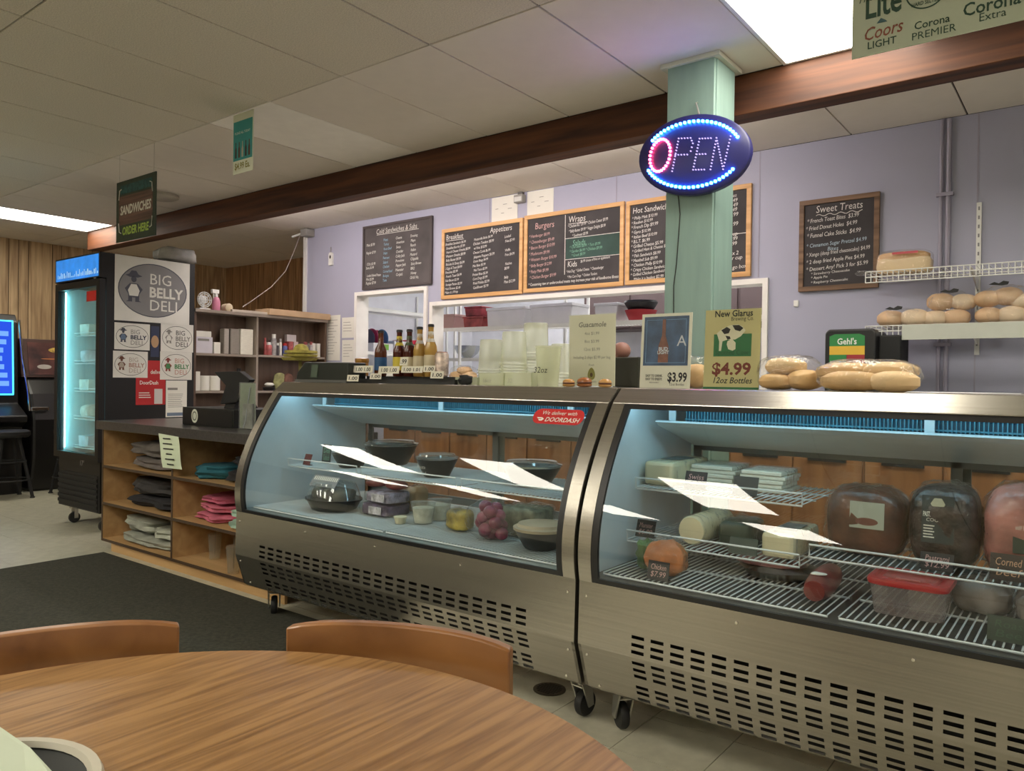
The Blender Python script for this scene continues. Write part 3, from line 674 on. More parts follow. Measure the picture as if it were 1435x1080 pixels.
poly_on(MB(), (Vector((-6.09, YB - .0205, 2.43)), UX, UZ), ell(0, 0, .012, .018)).build('dial', INK, t)
o = B(-1.548, -1.518, YB - .012, YB, 1.715, 1.755).build('wall_switch', WHITE, bevel=.003); tag(o, 'tiny white switch on the lavender wall below the sweet treats board', 'switch')
for (a, b_, z0, z1, lab) in ((-6.15, -5.945, 1.40, 1.85, 'white notice sheet pinned beside the brown shelf unit'), (-5.92, -5.735, 1.62, 1.82, 'small upper certificate pinned left of the small pass-through'), (-5.915, -5.735, 1.36, 1.60, 'lower white form pinned left of the small pass-through')):
    fr = (Vector((a, YB - .001, z0)), UX, UZ); o = sheet('notice_paper', lab, 'paper', fr, b_ - a, z1 - z0)
    hh_ = z1 - z0; print_lines(o, fr, b_ - a, [(.02, rnd.uniform(.09, .17), hh_ - .05 - k * .028, .004) for k in range(int((hh_ - .08) / .028))])
CONDU = mat('painted_conduit', (.36, .34, .43), .5)
t = thing('wall_conduit', 'pair of lavender painted conduits running down the wall beside the wire shelves', 'conduit', (-.72, YB, .6))
MB().tube([(-.732, YB - .014, .6), (-.732, YB - .014, 2.735)], .010, 8).build('conduit_pipe', CONDU, t, smooth=True)
MB().tube([(-.695, YB - .014, .6), (-.695, YB - .014, 2.735)], .013, 8).build('conduit_pipe', CONDU, t, smooth=True)
for z in (2.30, 1.45, 1.0): B(-.755, -.67, YB - .030, YB - .001, z, z + .02).build('clamp', CONDU, t)
# camera bracket and cable at the corner
t = thing('security_camera', 'small grey camera bracket at the top corner of the lavender wall', 'camera', (-6.42, YB - .06, 2.66))
B(-6.47, -6.36, YB - .10, YB - .001, 2.66, 2.735).build('housing', mat('box_grey', (.3, .29, .27), .5), t, bevel=.008)
MB().tube([(-6.47, YB - .06, 2.70), (-6.55, YB - .08, 2.685), (-6.60, YB - .10, 2.67)], .012, 8).build('arm', WHITE, t, smooth=True)
pp = [PX(420, 331, -6.5), PX(412, 352, -6.45), PX(400, 380, -6.35), PX(380, 402, -6.28), PX(355, 420, -6.2), PX(340, 430, -6.15)]
tag(MB().tube(pp, .004, 5).build('camera_cable', mat('cable_grey', (.35, .3, .27), .6)), 'thin grey cable drooping from the corner camera to the shelf unit', 'cable')

# ------------------------------------------------------------------ hanging signs
def signframe(x, z, y): return (Vector((x, y, z)), UX, UZ)
yS = 2.517
def hangers(t, xs, z):
    for x in xs: MB().tube([(x, yS, z), (x, yS, CE)], .0012, 4).build('hanging_wire', mat('nylon_line', (.4, .38, .32), .4), t)
t = thing('hanging_sign', 'dark green hanging sign reading sandwiches order here', 'sign', (-5.15, yS, 2.135))
x0, x1, z0, z1 = -5.42, -4.882, 2.138, 2.553
B(x0, x1, yS - .003, yS + .003, z0, z1).build('sign_panel', mat('sign_dark_green', (.018, .030, .016), .5, var=.3, scale=10), t)
hangers(t, (-5.385, -4.915), z1)
fr = signframe(x0, z0, yS - .003)
B(x0 + .04, x1 - .04, yS - .0042, yS - .003, z0 + .115, z0 + .31).build('brown_band', mat('sign_brown', (.10, .05, .035), .6, var=.5, scale=6, stretch=(.3, 1, 8)), t)
B(x0 + .06, x1 - .05, yS - .0042, yS - .003, z0 + .325, z0 + .385).build('teal_band', mat('sign_teal', (.012, .06, .06), .6, var=.6, scale=30), t)
letters('lettering', [('SANDWICHES', .27, .185, .085, dict(al='CENTER', fit=.42, bold=.028, shear=.1))], fr, mat('sign_cream', (.55, .53, .46), .7), t, .002)
letters('green_lettering', [('ORDER HERE', .27, .045, .075, dict(al='CENTER', fit=.36, bold=.03, shear=.1))], fr, mat('sign_lime', (.30, .42, .08), .7), t, .002)
mb = MB()
for (a, b_, sx, sz) in ((.04, .36, 1, -1), (.50, .36, -1, -1), (.04, .06, 1, 1), (.50, .06, -1, 1)):
    MB().tube([fr[0] + Vector((a + sx * .035, -.003, b_)), fr[0] + Vector((a + sx * .01, -.003, b_ + sz * .008)), fr[0] + Vector((a, -.003, b_ + sz * .07))], .0035, 5).build('corner_bracket', MATS['sign_cream'], t)
t = thing('hanging_flyer', 'teal hanging beer flyer priced four dollars ninety nine each', 'flyer', (-3.905, yS, 2.40))
B(-4.003, -3.806, yS - .002, yS + .002, 2.392, 2.735).build('flyer_sheet', mat('flyer_white', (.66, .68, .55), .6), t)
fr = signframe(-4.003, 2.392, yS - .002)
plate(MB(), fr, .004, .190, .075, .300, .0006).build('teal_picture', mat('flyer_teal', (.03, .27, .27), .5), t)
letters('lettering', [('PLEASE ALL TODAY', .095, .225, .02, dict(al='CENTER', fit=.15))], fr, PAPER, t, .0018)
letters('price_lettering', [('$4.99 Ea.', .095, .025, .052, dict(al='CENTER', fit=.15, bold=.02))], fr, mat('olive_ink', (.22, .2, .03), .7), t)
for k in range(5):
    mb = MB(); a = .03 + .033 * k
    poly_on(mb, fr, [(a - .009, .09), (a + .009, .09), (a + .009, .14), (a + .004, .155), (a + .004, .18), (a - .004, .18), (a - .004, .155), (a - .009, .14)], .0016)
    mb.build('printed_bottle', mat(('print_dark', 'print_brown', 'print_pale')[k % 3], ((.03, .03, .03), (.1, .03, .02), (.4, .38, .3))[k % 3], .6), t)
# beer brand board, top right
t = thing('beer_sign', 'pale green hanging beer sign with brand names at the upper right', 'sign', (.06, yS, 2.232))
x0, z0 = -.625, 2.232
B(x0, .75, yS - .003, yS + .003, z0, 2.70).build('sign_panel', mat('sign_pale_green', (.50, .56, .44), .45, var=.02), t)
hangers(t, (-.5, .6), 2.70)
fr = signframe(x0, z0, yS - .003)
letters('lettering', [('LIGHT', .044, .018, .031, dict(fit=.08, bold=.01)), ('Lite', .035, .113, .115, dict(fit=.10, bold=.02)), ('Corona', .173, .043, .032, dict(fit=.092, bold=.012)), ('PREMIER', .166, .013, .031, dict(fit=.114)), ('Corona', .298, .047, .052, dict(fit=.138, bold=.015)), ('Extra', .337, .022, .033, dict(fit=.064)),
        ('HARD SELTZER', .165, .112, .016, dict(fit=.08, bold=.02)), ('The', .012, .165, .03, dict(shear=.3))], fr, mat('sign_forest', (.03, .075, .05), .6), t)
letters('red_lettering', [('Coors', .032, .045, .055, dict(fit=.107, shear=.3, bold=.008, rot=.04))], fr, mat('sign_red_script', (.27, .09, .06), .6), t)
poly_on(MB(), fr, [(.07, .090), (.082, .104), (.088, .100), (.095, .095), (.100, .089)], .0015).build('mountain_mark', mat('sign_blue_grey', (.06, .13, .15), .6), t)
ring_on(MB(), fr, .205, .155, .057, .057, .004, .0014).build('round_emblem', mat('sign_forest', (.03, .075, .05), .6), t)
ring_on(MB(), fr, .205, .155, .03, .03, .029, .0014).build('emblem_centre', mat('sign_grey', (.2, .22, .18), .6), t)

# OPEN sign on the post
cO = PY(970, 217, 3.289); rz = math.radians(-8); uO = Vector((math.cos(rz), 0, math.sin(rz))); vO = Vector((-math.sin(rz), 0, math.cos(rz)))
t = thing('open_sign', 'oval LED sign reading open in red and blue on the teal post', 'sign', (cO.x, 3.289, cO.z - .185))
fr = (Vector((cO.x, 3.289, cO.z)), uO, vO); nO = uO.cross(vO)
mb = MB(); E1 = ell(0, 0, .276, .184, 48); E2 = ell(0, 0, .268, .176, 48)
vs = [fr[0] + uO * a + vO * b_ - nO * .03 for a, b_ in E1] + [fr[0] + uO * a + vO * b_ + nO * .0 for a, b_ in E1] + [fr[0] + uO * a + vO * b_ + nO * .006 for a, b_ in E2]
n = 48; fs = [tuple(range(n)), tuple(range(2 * n, 3 * n))]
for q in (0, n): fs += [(q + i, q + (i + 1) % n, q + n + (i + 1) % n, q + n + i) for i in range(n)]
mb.add(vs, fs).build('oval_housing', mat('sign_navy', (.02, .02, .12), .35), t, smooth=True)
MB().tube([fr[0] + vO * .18 - nO * .02, fr[0] + Vector((0, .035, .25)), fr[0] + Vector((0, .049, .255))], .004, 6).build('hook', STEELD, t)
def leds(name, pts, r, m):
    mb = MB()
    for (a, b_) in pts:
        c = fr[0] + uO * a + vO * b_ + nO * .006
        mb.add([c + uO * (r * i) + vO * (r * j) + nO * h_ for h_ in (0, .008) for (i, j) in ((-1, -.6), (-.6, -1), (.6, -1), (1, -.6), (1, .6), (.6, 1), (-.6, 1), (-1, .6))],
               [tuple(range(8, 16))] + [(i, (i + 1) % 8, 8 + (i + 1) % 8, 8 + i) for i in range(8)])
    o = mb.build(name, m, t); o['kind'] = 'stuff'; return o
A0, A1 = math.radians(28), math.radians(152)
leds('blue_lights', [(.238 * math.cos(A0 + (A1 - A0) * k / 23), .150 * math.sin(A0 + (A1 - A0) * k / 23)) for k in range(24)] + [(.238 * math.cos(-A0 - (A1 - A0) * k / 23), .150 * math.sin(-A0 - (A1 - A0) * k / 23)) for k in range(24)], .0058, glow('led_blue', (.03, .30, 1), 26))
leds('red_lights', ell(-.160, 0, .052, .075, 26), .0050, glow('led_red', (1, .05, .12), 22))
def seg(*pp):
    out = []
    for (a, b_) in zip(pp, pp[1:]):
        L_ = math.hypot(b_[0] - a[0], b_[1] - a[1]); k = max(1, int(L_ / .0135))
        out += [(a[0] + (b_[0] - a[0]) * i / k, a[1] + (b_[1] - a[1]) * i / k) for i in range(k)]
    return out + [pp[-1]]
leds('white_lights', seg((-.085, -.075), (-.075, .075), (-.015, .075), (0, .05), (-.005, .015), (-.02, .0), (-.08, 0)) + seg((.085, .07), (.03, .07), (.02, -.07), (.075, -.07)) + seg((.027, 0), (.07, 0)) + seg((.105, -.07), (.112, .07), (.165, -.07), (.178, .075)), .0026, glow('led_dim', (.55, .45, 1), .9))

# ------------------------------------------------------------------ glass door drinks fridge
fx0, fx1, fy0, fy1, fz0, fz1 = -6.875, -6.08, 2.70, 3.475, .15, 2.168
FR = mat('fridge_black', (.006, .006, .007), .5, bump=.02, bscale=60)
FIN = mat('fridge_white_liner', (.62, .80, .82), .4)
t = thing('drinks_fridge', 'tall black glass door fridge with deli stickers on its side', 'fridge', ((fx0 + fx1) / 2, 3.2, 0))
B(fx1 - .03, fx1, fy0 + .05, fy1, fz0, fz1).build('side_wall', FR, t); B(fx0, fx0 + .03, fy0 + .05, fy1, fz0, fz1).build('side_wall', FR, t)
B(fx0 + .03, fx1 - .03, fy1 - .03, fy1, fz0, fz1).build('back_wall', FR, t)
B(fx0 + .03, fx1 - .03, fy0 + .05, fy1 - .03, fz1 - .03, fz1).build('roof', FR, t)
B(fx0 + .03, fx1 - .03, fy0 + .03, fy1 - .03, fz0, .56).build('compressor_base', FR, t)
B(fx0 + .03, fx0 + .04, fy0 + .06, fy1 - .04, .56, 1.94).build('inner_liner', FIN, t); B(fx1 - .04, fx1 - .03, fy0 + .06, fy1 - .04, .56, 1.94).build('inner_liner', FIN, t)
B(fx0 + .04, fx1 - .04, fy1 - .04, fy1 - .031, .56, 1.94).build('inner_back', FIN, t)
B(fx0 + .03, fx1 - .03, fy0 + .05, fy1 - .03, 1.94, fz1 - .031).build('ceiling_box', FR, t)
o = B(fx0, fx1, fy0, fy0 + .05, 1.975, fz1).build('header', FR, t)
B(fx0 + .02, fx1 - .02, fy0 - .003, fy0, 1.985, fz1 - .012).build('header_light_panel', mat('header_blue', (.01, .10, .30), .4, var=.9, scale=7, emit=.8, ecol=(.02, .16, .50)), o)
mb = MB(); hf = (Vector((fx0, fy0 - .003, 1.98)), UX, UZ)
for k in range(26):
    a = .06 + k * .028; plate(mb, hf, a, a + rnd.uniform(.004, .016), .025, .03 + rnd.uniform(.005, .05), .001)
mb.build('header_splash', mat('ice_white', (.6, .75, .85), .5, emit=.25, ecol=(.6, .8, .9)), o)['kind'] = 'stuff'
d = B(fx0, fx0 + .055, fy0, fy0 + .045, .55, 1.965).box(fx1 - .055, fx1, fy0, fy0 + .045, .55, 1.965).box(fx0 + .055, fx1 - .055, fy0, fy0 + .045, 1.91, 1.965).box(fx0 + .055, fx1 - .055, fy0, fy0 + .045, .55, .60).build('door', FR, t)
B(fx0 + .055, fx1 - .055, fy0 + .02, fy0 + .024, .60, 1.91).build('door_glass', clear('fridge_glass', (.9, .97, .97), 1.5, 0), d)
B(fx1 - .26, fx1 - .09, fy0 + .017, fy0 + .0195, 1.80, 1.88).build('red_sticker', RED, d)['label'] = 'red delivery sticker on the door glass'
B(fx1 - .09, fx1 - .06, fy0 - .004, fy0, 1.966, 1.975).build('hinge', STEELD, d)
for x in (fx0 + .06, fx1 - .07): B(x, x + .006, fy0 + .055, fy0 + .061, .62, 1.9).build('light_strip', glow('fridge_led', (.30, .88, 1), 16), t)
lv = [.62, .86, 1.09, 1.32, 1.55]
for z in lv: wire_shelf('wire_shelf', t, fx0 + .045, fx1 - .045, fy0 + .14, fy1 - .05, z, .025, .02)
B((fx0 + fx1) / 2 - .012, (fx0 + fx1) / 2 + .012, fy1 - .055, fy1 - .042, .6, 1.85).build('shelf_standard', mat('grey_standard', (.15, .17, .18), .4, .5), t)
mb = B(fx0 + .04, fx1 - .06, fy0 + .026, fy0 + .03, .16, .44)
for k in range(6): mb.box(fx0 + .04, fx1 - .06, fy0 + .018, fy0 + .026, .18 + k * .042, .205 + k * .042)
mb.build('front_grille', BLACKM, t)
letters('badge_lettering', [('17\u00b0', .42, .36, .06, {})], (Vector((fx0, fy0 + .028, .14)), UX, UZ), mat('badge_grey', (.4, .4, .4), .4), t)
for (x, y) in ((fx0 + .16, fy0 + .10), (fx1 - .08, fy0 + .09), (fx1 - .08, fy1 - .09), (fx0 + .08, fy1 - .09)):
    f = MB().box(x - .03, x + .03, y - .03, y + .03, .12, .15).box(x - .03, x - .025, y - .01, y + .02, .04, .12).box(x + .025, x + .03, y - .01, y + .02, .04, .12).build('caster', STEELD, t)
    MB().lathe([(.02, -.016), (.042, -.014), (.045, 0), (.042, .014), (.02, .016)], (x, y, .045), 18, axis='X').build('wheel', RUBBER, f, smooth=True)
# packs inside the fridge
kinds = ['wrapped white sandwich pack', 'pale boxed salad', 'clear tub of pasta', 'cream cheese tub', 'white paper wrap']
for i, z in enumerate(lv):
    for j in range(3):
        x = fx0 + .17 + j * .205; zz_ = z + .005; y = fy0 + .24 + .04 * (j % 2)
        c_ = (.62, .62, .55) if (i + j) % 3 else (.55, .58, .62)
        m = mat('pack_%d' % ((i + j) % 3), c_, .5, var=.2, scale=20)
        mb = MB()
        if (i + j) % 2: mb.blob((x, y, zz_ + .055), (.085, .09, .055), .5, 14, 8, .05, i * 7 + j, flat=-.055)
        else: mb.prism([(x - .08, zz_), (x + .08, zz_), (x + .09, zz_ + .09), (x - .09, zz_ + .09)], 'Y', y - .08, y + .08)
        o = mb.build('food_pack', m, smooth=bool((i + j) % 2))
        tag(o, 'pale %s, %s on the %s fridge shelf' % (('boxed pack', 'wrapped pack')[(i + j) % 2], ('leftmost', 'middle', 'rightmost')[j], ('bottom', 'second', 'third', 'fourth', 'top')[i]), 'food pack', 'food packs in the drinks fridge')
# side posters
def side_rect(x0, y0, x1, y1, X=fx1 + .001):
    a = PX(x0, y1, X); b_ = PX(x1, y0, X); return a.y, b_.y, (a.z + PX(x1, y1, X).z) / 2, (PX(x0, y0, X).z + b_.z) / 2
def logo(parent, frame, w_, h_, fill, ring, tcol, bcol, fig, figb):
    mb = MB(); cx_, cy_ = w_ / 2, h_ / 2; ra, rb = w_ * .46, h_ * .42
    if fill: poly_on(mb, frame, ell(cx_, cy_, ra, rb, 40), .0022).build('logo_oval', fill, parent)
    ring_on(MB(), frame, cx_, cy_, ra, rb, w_ * .012, .0026).build('logo_ring', ring, parent)
    letters('lettering', [('BIG', w_ * .44, h_ * .60, h_ * .24, {}), ('DELI', w_ * .44, h_ * .19, h_ * .24, {})], frame, tcol, parent, .0030)
    letters('bold_lettering', [('BELLY', w_ * .44, h_ * .40, h_ * .22, dict(bold=.03, fit=w_ * .46))], frame, bcol, parent, .0030)
    k = w_; f0 = Vector(frame[0]) + frame[1] * (w_ * .24) + frame[2] * (h_ * .5); f2 = (f0, frame[1], frame[2])
    mb = MB()
    poly_on(mb, f2, [(-.11 * k, .17 * k), (-.05 * k, .15 * k), (.05 * k, .15 * k), (.11 * k, .17 * k), (.06 * k, .19 * k), (.03 * k, .235 * k), (-.03 * k, .235 * k), (-.06 * k, .19 * k)], .0030)
    poly_on(mb, f2, ell(0, .125 * k, .035 * k, .04 * k, 16), .0030)
    poly_on(mb, f2, [(-.05 * k, .07 * k), (.05 * k, .07 * k), (.115 * k, 0), (.07 * k, -.07 * k), (.07 * k, -.15 * k), (.10 * k, -.165 * k), (.02 * k, -.165 * k), (.02 * k, -.11 * k), (-.02 * k, -.11 * k), (-.02 * k, -.165 * k), (-.10 * k, -.165 * k), (-.07 * k, -.15 * k), (-.07 * k, -.07 * k), (-.115 * k, 0)], .0030)
    mb.build('logo_figure', fig, parent)
    poly_on(MB(), f2, [(-.035 * k, .06 * k), (.035 * k, .06 * k), (.075 * k, -.02 * k), (.055 * k, -.09 * k), (-.055 * k, -.09 * k), (-.075 * k, -.02 * k)], .0034).build('logo_apron', figb, parent)
gsil = mat('logo_grey', (.22, .215, .22), .5); gdk = mat('logo_slate', (.06, .065, .09), .5); wht = mat('logo_white', (.72, .71, .66), .6)
for (rc, lab, args) in (((160, 363, 266, 452), 'large white deli poster with a grey oval logo on the fridge side', (gsil, gdk, wht, wht, gdk, wht)),
        ((160, 453, 210, 490), 'small deli sticker with navy lettering, upper left below the large poster', (None, INK, INKG, mat('ink_navy', (.02, .03, .06), .6), gdk, mat('apron_blue', (.12, .18, .28), .6))),
        ((225, 454, 271, 493), 'small deli sticker with black outline lettering, upper right below the large poster', (None, INK, INK, INKG, INKG, wht)),
        ((158, 492, 207, 529), 'small deli sticker with brown figure and clipped corner, lower left', (None, INK, mat('ink_tan', (.42, .36, .3), .7), mat('ink_pinktan', (.4, .25, .2), .7), mat('ink_brown', (.14, .05, .03), .7), mat('ink_tan', (.42, .36, .3), .7))),
        ((224, 493, 269, 532), 'small deli sticker with green lettering, lower right above the white flyer', (None, INK, mat('ink_salmon', (.5, .25, .2), .7), mat('ink_green', (.06, .22, .08), .7), mat('ink_darkred', (.25, .05, .04), .7), mat('ink_green', (.06, .22, .08), .7)))):
    ya, yb, za, zb_ = side_rect(*rc); fr = (Vector((fx1 + .0012, ya, za)), UY, UZ)
    t = plate(MB(), fr, 0, yb - ya, 0, zb_ - za, .0008, .0008).build('deli_poster', wht)
    tag(t, lab, 'poster'); logo(t, fr, yb - ya, zb_ - za, *args)
ya, yb, za, zb_ = side_rect(190, 505, 232, 567, fx1); fr = (Vector((fx1 + .0006, ya, za)), UY, UZ); w_, h_ = yb - ya, zb_ - za
t = plate(MB(), fr, 0, w_, 0, h_, .0006, .0004).build('delivery_flyer', mat('flyer_red', (.45, .018, .02), .6)); tag(t, 'red delivery flyer on the fridge side below the stickers', 'flyer')
letters('lettering', [('deliver', w_ * .48, h_ * .70, h_ * .13, dict(bold=.01, fit=w_ * .42)), ('DoorDash', w_ * .12, h_ * .46, h_ * .12, dict(bold=.015, fit=w_ * .62))], fr, PAPER, t, .0012)
mb = MB(); [plate(mb, fr, w_ * .1, w_ * q, h_ * z, h_ * (z + .018), .0012, .0002) for q, z in ((.45, .26), (.48, .21), (.5, .16))]; mb.build('printed_lines', PAPER, t)
plate(MB(), fr, w_ * .62, w_ * .9, h_ * .02, h_ * .36, .0012, .0003).build('phone_picture', mat('pale_grey_print', (.6, .58, .56), .6), t)
ya, yb, za, zb_ = side_rect(232, 533, 262, 584, fx1); fr = (Vector((fx1 + .0005, ya, za)), UY, UZ); w_, h_ = yb - ya, zb_ - za
t = plate(MB(), fr, 0, w_, 0, h_, .0006, .0004).build('info_flyer', PAPER); tag(t, 'white printed flyer taped low on the fridge side beside the red one', 'flyer')
mb = MB(); [plate(mb, fr, w_ * .1, w_ * rnd.uniform(.6, .92), h_ * (.62 - k * .05), h_ * (.62 - k * .05) + .004, .0012, .0002) for k in range(8)]; plate(mb, fr, w_ * .08, w_ * .55, h_ * .74, h_ * .80, .0012, .0002); mb.build('printed_lines', INKG, t)
plate(MB(), fr, w_ * .06, w_ * .95, h_ * .03, h_ * .12, .0012, .0002).build('blue_footer', mat('print_bluegrey', (.15, .2, .28), .6), t)
ya, yb, za, zb_ = side_rect(211, 457, 223, 500, fx1); fr = (Vector((fx1 + .0004, ya, za)), UY, UZ); w_, h_ = yb - ya, zb_ - za
t = plate(MB(), fr, 0, w_, 0, h_, .0006, .0004).build('burger_sticker', mat('sticker_navy', (.03, .04, .09), .6)); tag(t, 'narrow dark burger picture between the upper small stickers', 'sticker')
poly_on(MB(), fr, ell(w_ / 2, h_ * .5, w_ * .46, h_ * .2, 20), .0014).build('burger_picture', mat('burger_tan', (.45, .28, .15), .6), t)
# wrapped bundle on top of the fridge
c = PX(255, 362, -6.25)
tag(MB().blob((-6.27, c.y - .05, fz1 + .07), (.12, .17, .07), .6, 18, 10, .09, 5, flat=-.07).build('wrapped_bundle', mat('bundle_grey', (.22, .21, .19), .5, var=.4, scale=9), smooth=True), 'grey plastic wrapped bundle lying on top of the black fridge', 'bundle')

# ------------------------------------------------------------------ brown shelf unit against the passage
DWOOD = wood('dark_shelf_wood', (.085, .05, .035), (.15, .095, .065), .5, 'Z', 3, .25)
SEDGE = mat('shelf_edge_grey', (.30, .25, .21), .5)
sx0, sx1, sy0, sy1 = -6.285, -6.10, 3.485, 4.885
t = thing('shelf_unit', 'brown two bay shelf unit behind the fridge', 'shelf', (-6.2, 4.2, 0))
B(sx0, sx0 + .012, sy0, sy1, .3, 1.80).build('back_panel', DWOOD, t)
for y in (sy0, 4.09, sy1 - .02): B(sx0 + .012, sx1, y, y + .02, 0, 1.79).build('upright', SEDGE if y == 4.09 else DWOOD, t)
B(sx0, sx1 + .02, sy0, sy1, 1.775, 1.80).build('top_board', SEDGE, t)
for (a, b_, zs) in ((sy0 + .02, 4.09, (1.425, 1.10, .80)), (4.11, sy1 - .02, (1.43, 1.10, .80))):
    for z in zs: B(sx0 + .012, sx1, a, b_, z - .02, z).build('shelf_board', SEDGE, t)
bx = lambda px, py0, py1, Xp=sx1 - .06: None
def onshelf(x, z, Xp=-6.17): p = PX(x, 480, Xp); return p.y
# on top: kraft boards, roll, spray bottle, fan, jar
KRAFT = mat('kraft_card', (.52, .36, .22), .8, var=.1)
tag(B(-6.29, -6.06, 4.2, 4.93 - .03, 1.80, 1.858).build('cardboard_slab', KRAFT, bevel=.004), 'long tan cardboard slab lying on top of the brown shelf unit', 'cardboard')
tag(B(-6.27, -6.08, 3.83, 4.19, 1.80, 1.822).build('paper_stack', mat('offwhite_stack', (.55, .48, .40), .8), bevel=.003), 'off-white paper stack on the shelf top between tape roll and cardboard', 'paper')
y = PX(303, 420, -6.15).y
t = thing('spray_bottle', 'pink spray bottle with white trigger on top of the shelf unit', 'bottle', (-6.15, y, 1.80))
MB().lathe([(.032, 0), (.034, .01), (.034, .085), (.026, .11), (.014, .12)], (-6.15, y, 1.80), 16).build('body', mat('pink_liquid', (.62, .22, .34), .3), t, smooth=True)
mb = MB().lathe([(.014, .12), (.014, .15)], (-6.15, y, 1.80), 12); mb.box(-6.165, -6.135, y - .045, y + .02, 1.95, 1.985).box(-6.155, -6.145, y - .03, y - .022, 1.91, 1.95); mb.build('trigger_head', WHITE, t, bevel=.003)
y = PX(318, 428, -6.15).y
tag(MB().lathe([(.03, -.04), (.036, -.036), (.036, .036), (.03, .04)], (-6.15, y, 1.836), 18, axis='X').build('tape_roll', mat('roll_tan', (.62, .52, .36), .6), smooth=True), 'round cream roll lying beside the pink spray bottle', 'roll')
y = PX(284, 420, -6.15).y
t = thing('desk_fan', 'small white round wire fan at the left end of the shelf top', 'fan', (-6.15, y, 1.80))
mb = MB()
for r_ in (.03, .05, .065): mb.tube([(-6.12, y + r_ * math.cos(a), 1.885 + r_ * math.sin(a)) for a in [k * math.pi / 10 for k in range(20)]], .0035, 5, closed=True)
for k in range(8): a = k * math.pi / 4; mb.tube([(-6.12, y, 1.885), (-6.12, y + .065 * math.cos(a), 1.885 + .065 * math.sin(a))], .0025, 4)
mb.build('guard', WHITE, t)
MB().blob((-6.16, y, 1.885), (.03, .04, .04), 1).build('motor', WHITE, t, smooth=True)
mb = B(-6.18, -6.11, y - .05, y + .05, 1.80, 1.812); mb.tube([(-6.15, y, 1.81), (-6.15, y, 1.85)], .012, 8); mb.build('base', WHITE, t)
def sbox(name, label, cat, x0, x1, z0, h_, m, Xp=-6.14, dep=.075, bevel=.003):
    a = PX(x0, 490, Xp).y; b_ = PX(x1, 490, Xp).y
    return tag(B(Xp - dep, Xp, a, b_, z0, z0 + h_).build(name, m, bevel=bevel), label, cat)
Z1, Z2, Z3 = 1.4252, 1.1002, .8002
sbox('foil_box', 'white printed box at the bottom of the pile on the upper left shelf', 'box', 274, 298, Z1, .14, mat('box_lilac', (.62, .60, .66), .6))
B(-6.139, -6.138, PX(277, 490, -6.139).y, PX(293, 490, -6.139).y, 1.53, 1.55).build('printed_title', INKG, bpy.data.objects['foil_box'])
sbox('flat_carton', 'flat white carton on top of the printed box, upper left shelf', 'box', 275, 296, Z1 + .14, .05, PAPER)
sbox('napkin_pack', 'small crumpled white pack beside the printed box on the shelf', 'pack', 300, 309, Z1, .10, PAPER)
for k, (a, b_, c_, lb) in enumerate(((314, 322, (.42, .38, .34), 'grey taupe paper bundle, left of the three tall bundles'), (323, 337, (.30, .27, .24), 'brown grey paper bundle, middle of the three tall bundles'), (337, 356, (.80, .78, .68), 'white wavy paper bundle, right of the three tall bundles'))):
    sbox('paper_bundle', lb + ' on the shelf', 'paper bundle', a, b_ - 1, Z1, .225 + .004 * k, mat('bundle_%d' % k, c_, .8, var=.1, scale=30, stretch=(1, 1, 12)), bevel=.008)
# bottles and jars, right bay
def jar(label, x, z0, r_, h_, body, cap, cat='jar', Xp=-6.16, capf=.75):
    y = PX(x, 490, Xp).y
    t = thing('spice_jar', label, cat, (Xp, y, z0))
    MB().lathe([(r_ * .95, 0), (r_, h_ * .05), (r_, h_ * .72), (r_ * .7, h_ * .82)], (Xp, y, z0), 14).build('body', body, t, smooth=True)
    MB().lathe([(r_ * capf, h_ * .80), (r_ * capf, h_), (r_ * capf * .9, h_)], (Xp, y, z0), 14).build('cap', cap, t, smooth=True); return t
Z1b = 1.4302
pkred = mat('jar_red', (.35, .08, .08), .4, var=.5, scale=30); greyb = mat('jar_grey', (.35, .33, .33), .4, var=.4, scale=30); bl = mat('jar_blue', (.08, .10, .28), .4, var=.5, scale=30); wht2 = mat('jar_white', (.70, .68, .64), .4, var=.2, scale=30)
for (x, r_, h_, bd, cp, lb) in ((371.5, .013, .16, pkred, pkred, 'slim red spice bottle at the left end of the right bay'), (376.5, .030, .12, pkred, WHITE, 'short red labelled jar near the left end of the right bay'), (383.5, .026, .20, greyb, WHITE, 'tall grey bottle with white cap on the right bay shelf'),
        (389, .015, .12, mat('jar_dark', (.05, .04, .05), .4), WHITE, 'small dark jar between the grey bottle and blue canister'), (393, .013, .16, wht2, greyb, 'white bottle with grey cap behind the blue canister'), (399, .024, .12, bl, RED, 'blue canister with red lid in the middle of the right bay'),
        (428, .024, .145, greyb, pkred, 'grey shaker with red top right of the yellow hat'), (436, .02, .15, greyb, pkred, 'plain grey shaker with maroon top before the white cartons')):
    jar(lb, x, Z1b, r_, h_, bd, cp)
sbox('spice_carton', 'red and white spice carton leaning left on the right bay shelf', 'carton', 405, 411, Z1b, .14, pkred); sbox('spice_carton', 'pale red spice carton beside the yellow hat on the right bay', 'carton', 412, 418, Z1b, .14, mat('carton_pale', (.55, .42, .40), .6))
sbox('tissue_box', 'red and white box raised behind the spice cartons', 'box', 402, 415, Z1b, .21, mat('tissue_white', (.66, .6, .6), .6), Xp=-6.227, dep=.04)
sbox('white_carton', 'narrow white carton, left one of the pair at the shelf end', 'carton', 438, 442, Z1b, .135, PAPER); sbox('white_carton', 'narrow white carton, right one of the pair at the shelf end', 'carton', 445, 449, Z1b, .135, PAPER)
